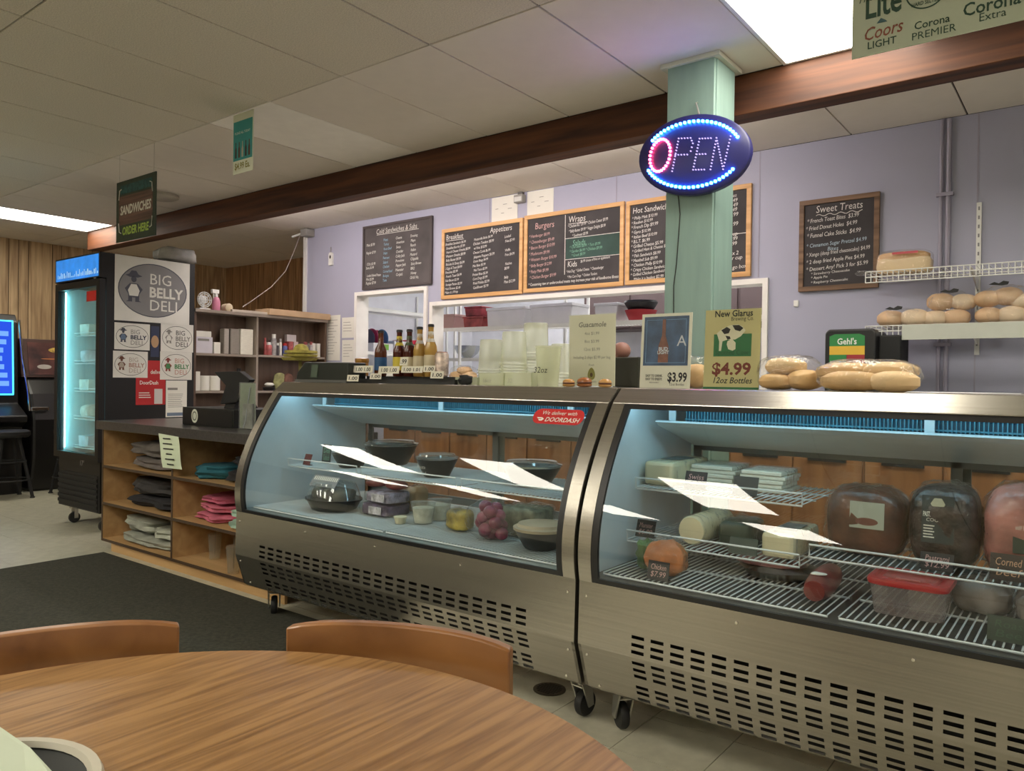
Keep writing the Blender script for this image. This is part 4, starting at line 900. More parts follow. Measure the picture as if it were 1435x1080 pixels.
# lower shelves
sbox('cup_sleeve', 'tall white cup sleeve at the far left of the middle shelf', 'cups', 274, 281, Z2, .165, PAPER)
for k, (x, lb) in enumerate(((288, 'left white paper roll on the middle shelf'), (297, 'right white paper roll on the middle shelf'))):
    y = PX(x, 530, -6.17).y + .02 * (k * 2 - 1); MB_ = MB().lathe([(.012, .125), (.012, .13), (.045, .13), (.05, .125), (.05, .005), (.045, 0)], (-6.17, y, Z2), 20).build('paper_roll', PAPER, smooth=True); tag(MB_, lb, 'paper roll', 'paper rolls on the middle shelf')
sbox('open_carton', 'white open carton behind the register screen on the middle shelf', 'box', 324, 345, Z2, .11, wht2, Xp=-6.2, dep=.07)
jar('dark bottle standing on the middle shelf above the register screen', 335, Z2 + .0, .026, .20, mat('bottle_dark', (.02, .02, .015), .2), BLACK, 'bottle', Xp=-6.15)
sbox('receipt_box', 'low beige box on the lower shelf above the cash drawer', 'box', 287, 306, Z3 + 0, .13, mat('beige_box', (.40, .36, .32), .7)); sbox('label_box', 'small white box on the lower shelf left of the beige box', 'box', 274, 284, Z3, .09, PAPER)
t = thing('craft_owl', 'round brown and green painted craft ornament on the right middle shelf', 'ornament', (-6.16, PX(398, 530, -6.16).y, Z2)); y = PX(392, 530, -6.16).y
MB().blob((-6.16, y, Z2 + .085), (.02, .07, .085), .8, 16, 10, .03, 3).build('green_half', mat('craft_green', (.28, .28, .12), .7, var=.4, scale=20), t, smooth=True)
y = PX(404, 530, -6.15).y; MB().blob((-6.15, y, Z2 + .085), (.02, .055, .08), .8, 16, 10, .03, 4).build('brown_half', mat('craft_brown', (.14, .06, .04), .7, var=.4, scale=20), t, smooth=True)
y = PX(377, 538, -6.15).y
tag(MB().lathe([(.05, 0), (.06, .03), (.045, .035)], (-6.15, y, Z2), 18).build('dark_bowl', BLACK, smooth=True), 'small black bowl left of the craft ornament', 'bowl')
tag(MB().blob((-6.15, y, Z2 + .055), (.04, .045, .02), 1, 12, 8, .1, 8).build('napkin_wad', PAPER, smooth=True), 'crumpled white napkin in the small black bowl', 'napkin')
# straw hat on a stand
ZC_ = .902
c = PY(421, 494, 2.95)
t = thing('straw_hat', 'stack of yellow straw hats beside the black printer', 'hat', (c.x, 2.95, ZC_))
STRAW = mat('straw_yellow', (.42, .36, .08), .8, var=.3, scale=40)
for k in range(3):
    z = c.z - .05 + k * .022; mb = MB().lathe([(.115 - .008 * k, .018), (.10, .002), (.06, 0), (.05, .02), (.035, .05), (.012, .06)], (c.x + .006 * (k - 1), 2.95, z), 22, cap=False); mb.build('straw_brim', STRAW, t, smooth=True)
MB().lathe([(.06, 0), (.06, .008), (.012, .015), (.010, c.z - .04 - ZC_)], (c.x, 2.95, ZC_ + .0005), 14).build('stand', mat('straw_dark', (.2, .18, .05), .8), t)

# ------------------------------------------------------------------ register corner on the cabinet counter
ZC = .902
t = thing('cash_drawer', 'black cash drawer with a round white sticker on the dark counter', 'cash drawer', (-4.57, 2.85, ZC))
B(-4.86, -4.26, 2.70, 3.06, ZC + .0005, 1.018).build('body', mat('drawer_black', (.010, .011, .010), .45), t, bevel=.004)
B(-4.85, -4.27, 2.696, 2.70, ZC + .012, 1.008).build('drawer_front', BLACK, t)
fr = (Vector((-4.70, 2.6955, .963)), UX, UZ); poly_on(MB(), fr, ell(0, 0, .04, .045, 24), .0006).build('round_sticker', mat('sticker_cream', (.6, .62, .52), .6), t); ring_on(MB(), fr, 0, 0, .026, .03, .006, .0012, 20).build('sticker_mark', INK, t)
t = thing('register_screen', 'black tilted register screen standing on the cash drawer', 'screen', (-4.45, 2.88, 1.018))
pg = [PY(x, y, 2.82) for x, y in ((303.5, 521), (339, 520), (354, 532), (335, 564), (312, 566), (320, 540))]
MB().prism([(p.x, max(p.z, 1.03)) for p in pg], 'Y', 2.80, 2.84).build('display', BLACKM, t, bevel=.004)
MB().prism([(2.80, 1.0185), (2.98, 1.0185), (2.93, 1.10), (2.87, 1.16)], 'X', -4.53, -4.42).build('stand', BLACK, t)
t = thing('flyer_stand', 'clear stand of green and grey leaflets at the counter end', 'leaflet stand', (-4.14, 2.73, ZC))
fr = (Vector((-4.232, 2.72, ZC)), UX, UZ)
mb = B(-4.232, -4.06, 2.718, 2.722, ZC + .0005, 1.19).box(-4.232, -4.06, 2.718, 2.79, ZC + .0005, ZC + .005); mb.build('holder', CLEARP, t)
B(-4.225, -4.07, 2.722, 2.730, ZC + .006, 1.185).build('leaflet', mat('leaflet_green', (.30, .34, .26), .7, var=.15, scale=8), t)
B(-4.17, -4.07, 2.705, 2.716, ZC + .006, 1.06).build('leaflet', mat('leaflet_grey', (.2, .21, .19), .7, var=.3, scale=20), t)
MB().tube([(-4.11, 2.715, 1.16), (-4.125, 2.714, 1.09), (-4.13, 2.70, .96), (-4.14, 2.69, ZC + .01)], .003, 5).build('cord', mat('cord_grey', (.3, .33, .36), .5), t)

# ------------------------------------------------------------------ gaming machines and stools on the left
ABODY = mat('machine_black', (.010, .009, .009), .35); GLB = glow('screen_blue', (.010, .035, .30), 1.6)
t = thing('gaming_machine', 'black gaming machine with a glowing blue screen at the left edge', 'gaming machine', (-9.2, 2.85, 0))
poly = [(-9.65, 0), (-8.75, 0), (-8.75, .68), (-8.62, .74), (-8.62, .80), (-8.86, .92), (-8.90, 1.76), (-8.96, 1.84), (-9.65, 1.84)]
MB().prism(poly, 'Y', 2.45, 3.14).build('cabinet', ABODY, t, bevel=.01)
fr = (Vector((-8.858, 2.52, 1.02)), UY, Vector((-.04, 0, .84)).normalized())
plate(MB(), fr, 0, .56, 0, .74, .004, .002).build('screen', GLB, t)
for (a0, a1, b0, b1) in ((-.012, .572, -.014, 0), (-.012, .572, .74, .754), (-.014, 0, 0, .74), (.56, .574, 0, .74)): plate(MB(), fr, a0, a1, b0, b1, .006, .003).build('screen_border_light', glow('cyan_border', (.05, .55, .85), 2.0), t)
mb = MB(); [plate(mb, fr, .30 + .05 * math.sin(k * 2.1), .50 + .03 * math.cos(k), .08 + k * .085, .13 + k * .085, .007, .0005) for k in range(7)]; mb.build('screen_graphics', glow('screen_pale', (.10, .22, .7), 1.2), t)['kind'] = 'stuff'
MB().tube([(-8.88, 3.146, 1.78), (-8.80, 3.15, 1.40), (-8.66, 3.155, 1.05), (-8.60, 3.15, .85)], .010, 8).build('chrome_edge', mat('chrome', (.6, .6, .6), .15, 1), t, smooth=True)
t = thing('gaming_machine', 'black gaming machine with a brown top panel beside the fridge', 'gaming machine', (-9.2, 3.7, 0))
poly = [(-9.65, 0), (-8.80, 0), (-8.72, .35), (-8.72, .75), (-8.80, 1.02), (-8.92, 1.16), (-9.0, 1.19), (-9.65, 1.19)]
MB().prism(poly, 'Y', 3.22, 3.98).build('cabinet', ABODY, t, bevel=.03)
MB().prism([(-9.65, 1.19), (-8.95, 1.19), (-9.03, 1.60), (-9.65, 1.60)], 'Y', 3.20, 3.98).build('top_box', mat('machine_brown', (.055, .025, .018), .4), t, bevel=.006)
fr = (Vector((-8.948, 3.27, 1.20)), UY, Vector((-.08, 0, .41)).normalized())
plate(MB(), fr, .0, .66, .02, .37, .002, .002).build('art_panel', mat('art_panel', (.07, .022, .018), .35, var=.7, scale=7), t)
for k, (a, b_, c_, d_, m_) in enumerate(((.20, .60, .25, .33, mat('gold_art', (.45, .30, .06), .5, var=.6, scale=25)), (.12, .6, .185, .20, mat('orange_art', (.4, .14, .04), .5)), (.08, .22, .08, .13, mat('pale_art', (.4, .36, .33), .5)), (.26, .6, .06, .13, mat('dark_art', (.03, .02, .02), .5)))):
    poly_on(MB(), fr, ell((a + b_) / 2, (c_ + d_) / 2, (b_ - a) / 2, (d_ - c_) / 2, 20), .0055 + k * .0004).build('art_shape', m_, t)
mb = MB().tube([(-8.97 + .02, 3.22, 1.19), (-9.03, 3.22, 1.61)], .009, 6); mb.build('chrome_edge', MATS['chrome'], t)
c = PX(55, 573, -8.72)
MB().box(-8.722, -8.69, c.y - .085, c.y + .085, c.z - .02, c.z + .025).build('chrome_handle', MATS['chrome'], t, bevel=.01)
def stool(label, x, y):
    t = thing('bar_stool', label, 'stool', (x, y, 0), 'stools at the gaming machines')
    MB().lathe([(.17, .60), (.19, .62), (.19, .655), (.16, .67), (.0, .672)], (x, y, 0), 22).build('seat', BLACKM, t, smooth=True)
    for k in range(4):
        a = math.pi / 4 + k * math.pi / 2; MB().tube([(x + .10 * math.cos(a), y + .10 * math.sin(a), .61), (x + .23 * math.cos(a), y + .23 * math.sin(a), .012)], .016, 6).build('leg', BLACKM, t)
        MB().lathe([(.022, 0), (.022, .012)], (x + .23 * math.cos(a), y + .23 * math.sin(a), 0.0005), 10).build('foot', RUBBER, t)
    for z, r_ in ((.18, .195), (.36, .155)): MB().tube([(x + r_ * math.cos(k * math.pi / 10), y + r_ * math.sin(k * math.pi / 10), z) for k in range(20)], .009, 5, closed=True).build('foot_ring', BLACKM, t)
stool('black bar stool in front of the blue screen machine at the left edge', -8.52, 2.93); stool('black bar stool right beside the tall black fridge', -8.40, 3.50)

# ------------------------------------------------------------------ dining table, chairs, tray in the foreground
TC = Vector((-.757, .294, 0)); TR = .622
TOPW = wood('oak_laminate_top', (.17, .082, .027), (.34, .185, .070), .36, 'Y', 15.0, .30, var=.48)
t = thing('dining_table', 'round oak laminate dining table in the foreground', 'table', TC)
MB().lathe([(TR - .004, .718), (TR, .722), (TR, .746), (TR - .004, .75)], (TC.x, TC.y, 0), 96).build('tabletop', TOPW, t, smooth=True)
MB().lathe([(.05, .03), (.045, .06), (.045, .70), (.12, .717)], (TC.x, TC.y, 0), 24).build('pedestal', BLACKM, t, smooth=True)
for k in range(4):
    a = k * math.pi / 2 + .5; d = Vector((math.cos(a), math.sin(a), 0)); e = Vector((-d.y, d.x, 0))
    MB().obox(TC + d * .17 + UZ * .03, d, e, UZ, .17, .03, .018).build('foot', BLACKM, t, bevel=.006)
CHW = wood('honey_chair_wood', (.19, .075, .022), (.33, .145, .045), .3, 'X', 2, .2, coat=.2)
def chair(label, A, Bp, zt):
    """A, Bp: right and left top ends of the backrest seen from outside; the sitter faces the table"""
    A, Bp = Vector(A), Vector(Bp); mid = (A + Bp) / 2; u = (A - Bp).normalized(); n = Vector((-u.y, u.x, 0))
    if n.dot(TC - Vector((mid.x, mid.y, 0))) > 0: n = -n                # n points away from the table
    hw = (A - Bp).length / 2; t = thing('dining_chair', label, 'chair', (mid.x - n.x * .15, mid.y - n.y * .15, 0), 'wooden chairs pushed up to the round table')
    P = lambda a, b_, z: Vector((mid.x, mid.y, 0)) + u * a + n * b_ + UZ * z
    sag = lambda a: .035 * (1 - (a / hw) ** 2)
    mb = MB(); N = 16; prof = [(-.011, 0), (.011, 0), (.013, -.004), (.017, -.125), (.013, -.132), (-.007, -.132), (-.011, -.125), (-.013, -.004)]
    vs = []; m_ = len(prof)
    for i in range(N + 1):
        a = -hw + 2 * hw * i / N
        for (dn, dz) in prof: vs.append(P(a, sag(a) + dn + .02, zt + dz - .010 * (a / hw) ** 4))
    fs = [(i * m_ + k, i * m_ + (k + 1) % m_, (i + 1) * m_ + (k + 1) % m_, (i + 1) * m_ + k) for i in range(N) for k in range(m_)] + [tuple(range(m_)), tuple(range(N * m_, (N + 1) * m_))]
    mb.add(vs, fs).build('backrest', CHW, t, smooth=True, bevel=.004)
    for s in (-1, 1):
        MB().tube([P(s * hw * .80, sag(hw * .80) + .024, zt - .09), P(s * hw * .84, .02, .44), P(s * hw * .86, .06, .0005)], [.010, .016, .014], 8).build('rear_leg', CHW, t, smooth=True)
        MB().tube([P(s * hw * .55, -.27, .43), P(s * hw * .56, -.29, .0005)], [.018, .014], 8).build('front_leg', CHW, t, smooth=True)
    vs = []
    mb = MB(); q8 = [P(i * hw, j, z) for z in (.43, .47) for (i, j) in ((-.95, .0), (.95, .0), (.66, -.31), (-.66, -.31))]; mb.add(q8, [(0, 1, 2, 3), (4, 7, 6, 5), (0, 4, 5, 1), (1, 5, 6, 2), (2, 6, 7, 3), (3, 7, 4, 0)]); mb.build('seat', mat('seat_vinyl', (.05, .03, .02), .5), t, bevel=.012)
    mb = MB(); mb.obox(P(0, -.14, .414), u, n, UZ, hw * .55, .14, .015); mb.build('seat_rail', CHW, t)
    return t
def zt_pt(x, y, z): p = PZ(x, y, z); return Vector((p.x, p.y, 0))
ZB = .792
a = zt_pt(713, 905, ZB); b_ = zt_pt(397, 873, ZB); chair('honey wood chair with curved backrest on the right side of the table', a, b_, ZB)
a = zt_pt(252, 870, ZB); d = (zt_pt(0, 900, ZB) - a).normalized(); chair('honey wood chair with curved backrest cut off at the left edge', a, a + d * .41, ZB)
# black tray with pale rim and a white napkin on the table corner
c = Vector((-.952, .282, 0))
t = thing('food_tray', 'black oval tray with a pale rim on the near left of the table', 'tray', (c.x, c.y, .7505))
MB().lathe([(.02, .0), (.105, .0), (.125, .016)], (c.x, c.y, .7505), 48, cap=False).build('tray_floor', mat('tray_black', (.012, .014, .011), .7), t, smooth=True)
MB().lathe([(.122, .016), (.126, .022), (.136, .022), (.139, .016), (.126, .012)], (c.x, c.y, .7505), 48, cap=False).build('tray_rim', mat('rim_pale', (.5, .47, .38), .4), t, smooth=True)
P0 = [PZ(-60, 985, .80), PZ(0, 1018, .80), PZ(42, 1047, .79), PZ(82, 1090, .78), PZ(120, 1150, .775), PZ(-160, 1150, .80), PZ(-160, 1020, .80)]
nm = MB(); k = len(P0); nm.add([p for p in P0] + [p - UZ * .0015 for p in P0], [tuple(range(k)), tuple(range(k, 2 * k))[::-1]] + [(i, (i + 1) % k, k + (i + 1) % k, k + i) for i in range(k)])
o = nm.build('paper_liner', mat('liner_paper', (.55, .62, .48), .7)); tag(o, 'white paper liner sticking up out of the black tray', 'paper')

# ------------------------------------------------------------------ folded clothes and tumblers in the cabinet
def fold(label, x, z, w_, d_, h_, m, seed, y=2.60, group=None, cat='shirt', rot=0):
    mb = MB().blob((0, 0, h_ / 2), (w_ / 2 * .93, d_ / 2 * .95, h_ / 2), .55, 40, 16, .11, seed, flat=-h_ / 2, freq=2.2)
    mb.v = [(p[0], p[1], min(max(p[2], 0), h_ - .004 + .05 * max(0, p[2] - h_) ) ) for p in mb.v]
    mb.xf(Matrix.Translation((x, y + d_ / 2, z)) @ Matrix.Rotation(rot, 4, 'Z'))
    return tag(mb.build('folded_shirt', m, smooth=True), label, cat, group)
def cloth(n, c): return mat(n, c, .9, var=.25, scale=9, bump=.6, bscale=18)
S0, S1, S2 = .0782, .3332, .5932
tau = cloth('cloth_taupe', (.11, .095, .085)); gry = cloth('cloth_grey', (.14, .12, .11)); blk = cloth('cloth_black', (.016, .015, .018)); pal = cloth('cloth_palegreen', (.30, .31, .26)); pnk = cloth('cloth_pink', (.52, .13, .19)); mint = cloth('cloth_mint', (.34, .48, .38)); tea = cloth('cloth_teal', (.015, .10, .13))
g = 'folded shirts in the cabinet'
fold('taupe folded sweatshirt at the bottom of the top left shelf', -5.05, S2, .66, .40, .075, gry, 1, 2.55, g)
fold('lumpy taupe sweatshirt on top of the pile, top left shelf', -5.10, S2 + .078, .56, .36, .105, tau, 2, 2.57, g)
fold('black folded hoodie at the bottom of the middle left shelf', -5.05, S1, .68, .40, .075, blk, 3, 2.55, g)
fold('charcoal folded hoodie on the middle left shelf pile', -5.10, S1 + .078, .60, .38, .11, cloth('cloth_charcoal', (.035, .032, .032)), 4, 2.56, g)
fold('pale sage shirt at the bottom of the lowest left shelf', -5.10, S0, .70, .42, .065, pal, 5, 2.53, g)
fold('crumpled sage shirt, left pile of the lowest left shelf', -5.21, S0 + .068, .42, .36, .11, pal, 6, 2.56, g)
fold('pale grey green shirt with folds, right side of the lowest left shelf', -4.86, S0 + .068, .24, .36, .075, cloth('cloth_sagelight', (.38, .40, .33)), 7, 2.54, g)
fold('teal folded shirt on the top right shelf', -4.37, S2, .34, .38, .085, tea, 8, 2.54, g)
fold('black folded shirt beneath the counter on the top right shelf', -3.96, S2, .36, .40, .085, blk, 9, 2.54, g)
fold('second black shirt stacked above on the top right shelf', -3.97, S2 + .088, .32, .36, .07, blk, 10, 2.56, g)
fold('pink folded shirt at the bottom of the pink pile', -4.32, S1, .34, .38, .055, pnk, 11, 2.55, g)
fold('pink folded shirt in the middle of the pink pile', -4.31, S1 + .058, .33, .37, .05, pnk, 12, 2.56, g)
fold('rose pink shirt on top of the pink pile', -4.30, S1 + .111, .31, .36, .045, cloth('cloth_rose', (.45, .10, .16)), 13, 2.565, g)
fold('mint green folded shirt at the bottom of the mint pile', -3.93, S1, .28, .40, .055, mint, 14, 2.51, g)
fold('mint green shirt on top of the mint pile', -3.93, S1 + .058, .26, .38, .055, mint, 15, 2.52, g)
fold('dark maroon shirt tucked at the right of the lowest left shelf', -4.665, S0, .075, .36, .05, cloth('cloth_maroon', (.05, .035, .05)), 16, 2.53, g)
TUMB = clear('tumbler_plastic', (.9, .88, .82), 1.4, .1, milky=.12, mcol=(.8, .78, .7))
for k, (x, y, lab) in enumerate(((*PZ(301, 783, .0785).xy, 'clear plastic tumbler further left on the lowest cabinet shelf'), (*PZ(327, 803, .0785).xy, 'clear plastic tumbler nearer the display case on the lowest cabinet shelf'))):
    t = thing('plastic_tumbler', lab, 'tumbler', (x, y, S0), 'tumblers in the cabinet')
    MB().lathe([(.032, 0), (.042, .15), (.040, .15), (.031, .004)], (x, y, S0), 18, cap=False).build('cup', TUMB, t, smooth=True); MB().lathe([(.043, .148), (.043, .16), (.03, .166)], (x, y, S0), 18).build('lid', TUMB, t, smooth=True)
    MB().tube([(x, y, S0 + .03), (x + .008, y, S0 + .23)], .004, 6).build('straw', TUMB, t)

# ------------------------------------------------------------------ things standing on the display cases
ZTOP = 1.2005
def frY(x, y, z=ZTOP): return (Vector((x, y, z)), UX, UZ)
# receipt printer / scale at the left end
t = thing('scale_printer', 'black slanted counter scale at the left end of the case top', 'scale', (-3.15, 2.52, ZTOP))
MB().prism([(-3.375, ZTOP), (-2.955, ZTOP), (-2.955, 1.302), (-3.30, 1.305), (-3.36, 1.25)], 'Y', 2.50, 2.62).build('body', mat('scale_black', (.018, .022, .018), .35), t, bevel=.006)
MB().prism([(-3.24, 1.225), (-3.19, 1.225), (-3.18, 1.29), (-3.23, 1.29)], 'Y', 2.494, 2.50).build('display_window', mat('scale_window', (.10, .13, .10), .2), t)
B(-3.37, -2.96, 2.493, 2.499, ZTOP, 1.214).build('front_lip', mat('scale_lip', (.09, .09, .085), .5), t)
# stepped riser with bottles and price tags
t = thing('bottle_riser', 'low black stepped riser holding beer bottles on the case top', 'riser', (-2.62, 2.62, ZTOP))
B(-2.93, -2.28, 2.54, 2.60, ZTOP, 1.222).build('step', BLACK, t); B(-2.93, -2.28, 2.60, 2.70, ZTOP, 1.235).build('step', BLACK, t)
def bottle(label, px, body, lab=None, neck=None, y=2.65, z0=1.2352, h_=.225, r_=.031, cap=None):
    x = PY(px, 500, y).x
    t = thing('beer_bottle', label, 'bottle', (x, y, z0), 'beer bottles on the riser')
    s = h_ / .225
    MB().lathe([(r_ * .9, 0), (r_, .006), (r_, .118 * s), (r_ * .93, .135 * s), (r_ * .48, .165 * s), (r_ * .42, .205 * s), (r_ * .45, .222 * s)], (x, y, z0), 20).build('glass', body, t, smooth=True)
    if lab: MB().lathe([(r_ + .0006, .03 * s), (r_ + .0006, .095 * s)], (x, y, z0), 20, cap=False).build('label', lab, t, smooth=True)
    if neck: MB().lathe([(r_ * .72, .152 * s), (r_ * .47, .168 * s), (r_ * .44, .198 * s)], (x, y, z0), 16, cap=False).build('neck_label', neck, t, smooth=True)
    MB().lathe([(r_ * .5, .218 * s), (r_ * .5, .228 * s), (r_ * .4, .231 * s)], (x, y, z0), 14).build('cap', cap or BLACK, t, smooth=True)
amb = mat('amber_glass', (.10, .028, .010), .08, var=.1); drk = mat('dark_red_glass', (.07, .014, .008), .08); gold = mat('gold_beer', (.55, .33, .08), .06, trans=.35); yl = mat('yellow_label', (.65, .52, .05), .5); blu = mat('blue_label', (.02, .09, .22), .5); crl = mat('cream_label', (.6, .52, .35), .5); gr = mat('green_neck', (.05, .08, .03), .5)
bottle('brown beer bottle with a blue label, first from the left', 533.5, amb, blu, None)
bottle('amber beer bottle with yellow label and yellow neck, second from the left', 559.5, drk, yl, yl)
bottle('dark red beer bottle with green neck, third from the left', 573.5, drk, crl, gr)
bottle('clear bottle of golden beer, fourth from the left', 588, gold, crl, mat('pale_neck', (.5, .47, .4), .4), h_=.235)
bottle('clear bottle of golden beer at the right end of the row', 603.5, gold, crl, mat('pale_neck', (.5, .47, .4), .4), h_=.245)
x = PY(503, 510, 2.63).x
t = thing('amber_jar', 'short amber jar at the left end of the bottle row', 'jar', (x, 2.65, 1.2352)); MB().lathe([(.032, 0), (.034, .006), (.034, .07), (.036, .075), (.036, .09), (.03, .092)], (x, 2.65, 1.2352), 8).build('glass', mat('honey', (.40, .19, .03), .15), t)
x = PY(619, 520, 2.65).x
t = thing('seltzer_can', 'white printed can at the right end of the bottle row', 'can', (x, 2.65, 1.2352)); MB().lathe([(.026, 0), (.033, .008), (.033, .105), (.027, .115)], (x, 2.65, 1.2352), 20).build('can_body', mat('can_print', (.50, .40, .34), .35, .3, var=.5, scale=40), t, smooth=True); MB().lathe([(.027, .115), (.027, .118), (.02, .116)], (x, 2.65, 1.2352), 20).build('can_rim', mat('can_red', (.35, .1, .08), .3, .6), t, smooth=True)
tg = [((495, 512), (522, 522), 2.535, '1.00 1.00'), ((530, 513), (559, 523), 2.535, '1.00 1.00'), ((562, 513), (592, 522), 2.535, '1.00 1.01'), ((593, 512), (609, 521), 2.535, '1.00'), ((518, 523), (534, 531), 2.515, '1.00'), ((486, 525), (502, 534), 2.485, '1.00'), ((603, 520), (621, 530), 2.515, '1.00'), ((560, 500), (571, 512), 2.535, '.99')]
for k, (a, b_, y, tx) in enumerate(tg):
    p = PY(a[0], b_[1], y); q = PY(b_[0], a[1], y); fr = (Vector((p.x, y, max(p.z, ZTOP))), UX, Vector((0, .15, 1)).normalized()); w_, h_ = q.x - p.x, q.z - max(p.z, ZTOP)
    o = plate(MB(), fr, 0, w_, 0, h_, 0, .0008).build('price_tag', PAPERC)
    tag(o, 'small cream price tag %s' % ('below the amber jar', 'below the blue label bottle', 'below the dark red bottle', 'below the golden bottles', 'low on the riser between the first two tags', 'at the front right corner of the black scale', 'below the white printed can', 'clipped up on the yellow label bottle')[k], 'price tag', 'price tags on the riser')
    letters('lettering', [(tx, w_ * .5, h_ * .22, h_ * .75, dict(al='CENTER', fit=w_ * .75, bold=.02))], fr, INK, o, .0014)
tag(MB().blob((-2.23, 2.56, 1.232), (.035, .03, .022), .8, 12, 8, .15, 4).xf(Matrix.Translation((0, 0, -.009))).build('black_pouch', BLACKM, smooth=True), 'crumpled black pouch at the right foot of the riser', 'pouch')
# upside down cup stacks
def cup_stack(label, px, top, r0, r1, y, z0=ZTOP, step=.013):
    x = PY(px, 520, y).x; H_ = PY(px, top, y).z - z0
    t = thing('cup_stack', label, 'cup stack', (x, y, z0), 'stacks of plastic cups on the case')
    ch = .12; n = max(1, int((H_ - ch) / step)); prof = []
    for k in range(n): prof += [(r1 + .003, k * step), (r1 + .003, k * step + .004), (r1 - .002, k * step + .006), (r1 - .003, (k + 1) * step)]
    MB().lathe(prof, (x, y, z0), 26, cap=False).build('rims', CUPP, t, smooth=True)
    MB().lathe([(r1 - .003, n * step), (r0 + .003, H_ - .006), (r0, H_), (.001, H_ - .003)], (x, y, z0), 26, cap=False).build('top_cup', CUPP, t, smooth=True)
cup_stack('left stack of translucent plastic cups on the case', 688, 476, .048, .060, 2.66)
cup_stack('middle taller stack of translucent plastic cups on the case', 720, 465, .050, .061, 2.66)
cup_stack('tallest stack of translucent plastic cups behind the marked cup', 750, 453, .052, .063, 2.81)
cup_stack('short translucent cup stack beside the guacamole sheet', 787, 482, .045, .056, 2.84)
x = PY(768, 520, 2.56).x
t = thing('sample_cup', 'single translucent cup marked 32oz in front of the stacks', 'cup', (x, 2.56, ZTOP))
MB().lathe([(.042, 0), (.043, .004), (.053, .155), (.058, .156), (.058, .164), (.051, .164), (.042, .01)], (x, 2.56, ZTOP), 28, cap=False).build('cup_wall', CUPP, t, smooth=True)
letters('marker_lettering', [('32oz', -.022, .055, .034, dict(shear=.2))], (Vector((x - .012, 2.56 - .050, ZTOP)), UX, Vector((0, -.06, 1)).normalized()), INK, t)
for k, (px0, px1, y, tx, lb) in enumerate(((638, 669, 2.56, '12oz', 'low clear lid tray left of the cup stacks'), (672, 706, 2.545, '16oz', 'low clear lid box in front of the left cup stack'), (707, 745, 2.535, '32', 'low clear lid box in front of the middle cup stack'))):
    a, b_ = PY(px0, 530, y).x, PY(px1, 530, y).x; hz = (.034, .052, .056)[k]
    t = thing('lid_box', lb, 'lid box', ((a + b_) / 2, y + .03, ZTOP))
    mb = B(a, b_, y, y + .003, ZTOP, ZTOP + hz).box(a, a + .003, y, y + .05, ZTOP, ZTOP + hz).box(b_ - .003, b_, y, y + .05, ZTOP, ZTOP + hz).box(a, b_, y, y + .05, ZTOP, ZTOP + .003); mb.build('box_wall', CUPP, t)
    letters('marker_lettering', [(tx, .015, .012, .026, dict(shear=.2))], (Vector((a, y, ZTOP)), UX, UZ), INKG, t)
# guacamole sheet in acrylic stand
t = thing('menu_stand', 'cream guacamole price sheet in a clear stand on the case', 'menu stand', (-1.70, 2.77, ZTOP))
p = PY(797, 539, 2.75); q = PY(863, 439, 2.75); fr = (Vector((p.x, 2.75, ZTOP)), UX, UZ); w_, h_ = q.x - p.x, q.z - ZTOP
plate(MB(), fr, 0, w_, .004, h_, -.001, .001).build('sheet', PAPERC, t)
mb = MB(); plate(mb, fr, -.004, w_ + .004, 0, h_ + .004, .003, .0008); mb.box(fr[0].x - .004, fr[0].x + w_ + .004, 2.70, 2.82, ZTOP, ZTOP + .003); mb.build('acrylic', clear('acrylic', (.97, .98, .96), 1.2, .02), t)
letters('lettering', [('Guacamole', w_ * .5, h_ * .83, .030, dict(al='CENTER', bold=.02, shear=.15))] + [(l, w_ * .5, h_ * z, .018, dict(al='CENTER')) for l, z in (('4oz $1.99', .72), ('8oz $3.99', .61), ('12oz $5.99', .50))] + [('Including 2 chips $2.99 per bag', w_ * .5, h_ * .39, .017, dict(al='CENTER', fit=w_ * .8)), ('Fresh', w_ * .5, h_ * .29, .012, dict(al='CENTER')), ('made daily', w_ * .5, h_ * .06, .012, dict(al='CENTER'))], fr, INKG, t, .0006)
poly_on(MB(), fr, [(w_ * .5 + .018 * math.sin(a) * (1 - .25 * math.cos(a)), h_ * .18 - .026 * -math.cos(a)) for a in [k * math.pi / 12 for k in range(24)]], .0006).build('avocado_print', mat('avocado_olive', (.28, .25, .07), .7), t)
poly_on(MB(), fr, ell(w_ * .5, h_ * .165, .007, .009, 16), .0010).build('avocado_stone', mat('avocado_brown', (.10, .05, .02), .7), t)
# three toy burgers
bun = mat('bun_gloss', (.50, .27, .09), .25, var=.15); pat = mat('patty', (.12, .04, .02), .5)
for k, (px, s, lb) in enumerate(((797, .024, 'left small wrapped burger candy on the case edge'), (819, .029, 'middle larger burger candy on the case edge'), (848, .025, 'right small wrapped burger candy on the case edge'))):
    x = PY(px, 536, 2.50).x; t = thing('burger_candy', lb, 'candy', (x, 2.50, ZTOP), 'burger candies on the case edge')
    b1 = bun if k != 1 else mat('bun_dark', (.33, .12, .04), .25)
    MB().blob((x, 2.50, ZTOP + s * .30), (s, s * .9, s * .30), .8, 16, 8).build('bottom_bun', b1, t, smooth=True); MB().lathe([(s * 1.0, s * .5), (s * 1.04, s * .62), (s, s * .72)], (x, 2.50, ZTOP), 16).build('patty', pat, t, smooth=True)
    MB().blob((x, 2.50, ZTOP + s * .72), (s, s * .9, s * .6), .9, 16, 8, flat=0).build('top_bun', b1, t, smooth=True)
x0 = PY(864, 510, 2.9).x; x1 = PY(900, 510, 2.9).x
tag(B(x0, x1, 2.86, 3.02, ZTOP, PY(880, 500, 2.86).z).build('black_bin', mat('bin_olive', (.03, .032, .02), .4), bevel=.006), 'dark bin behind the beer bottle poster on the case', 'bin')
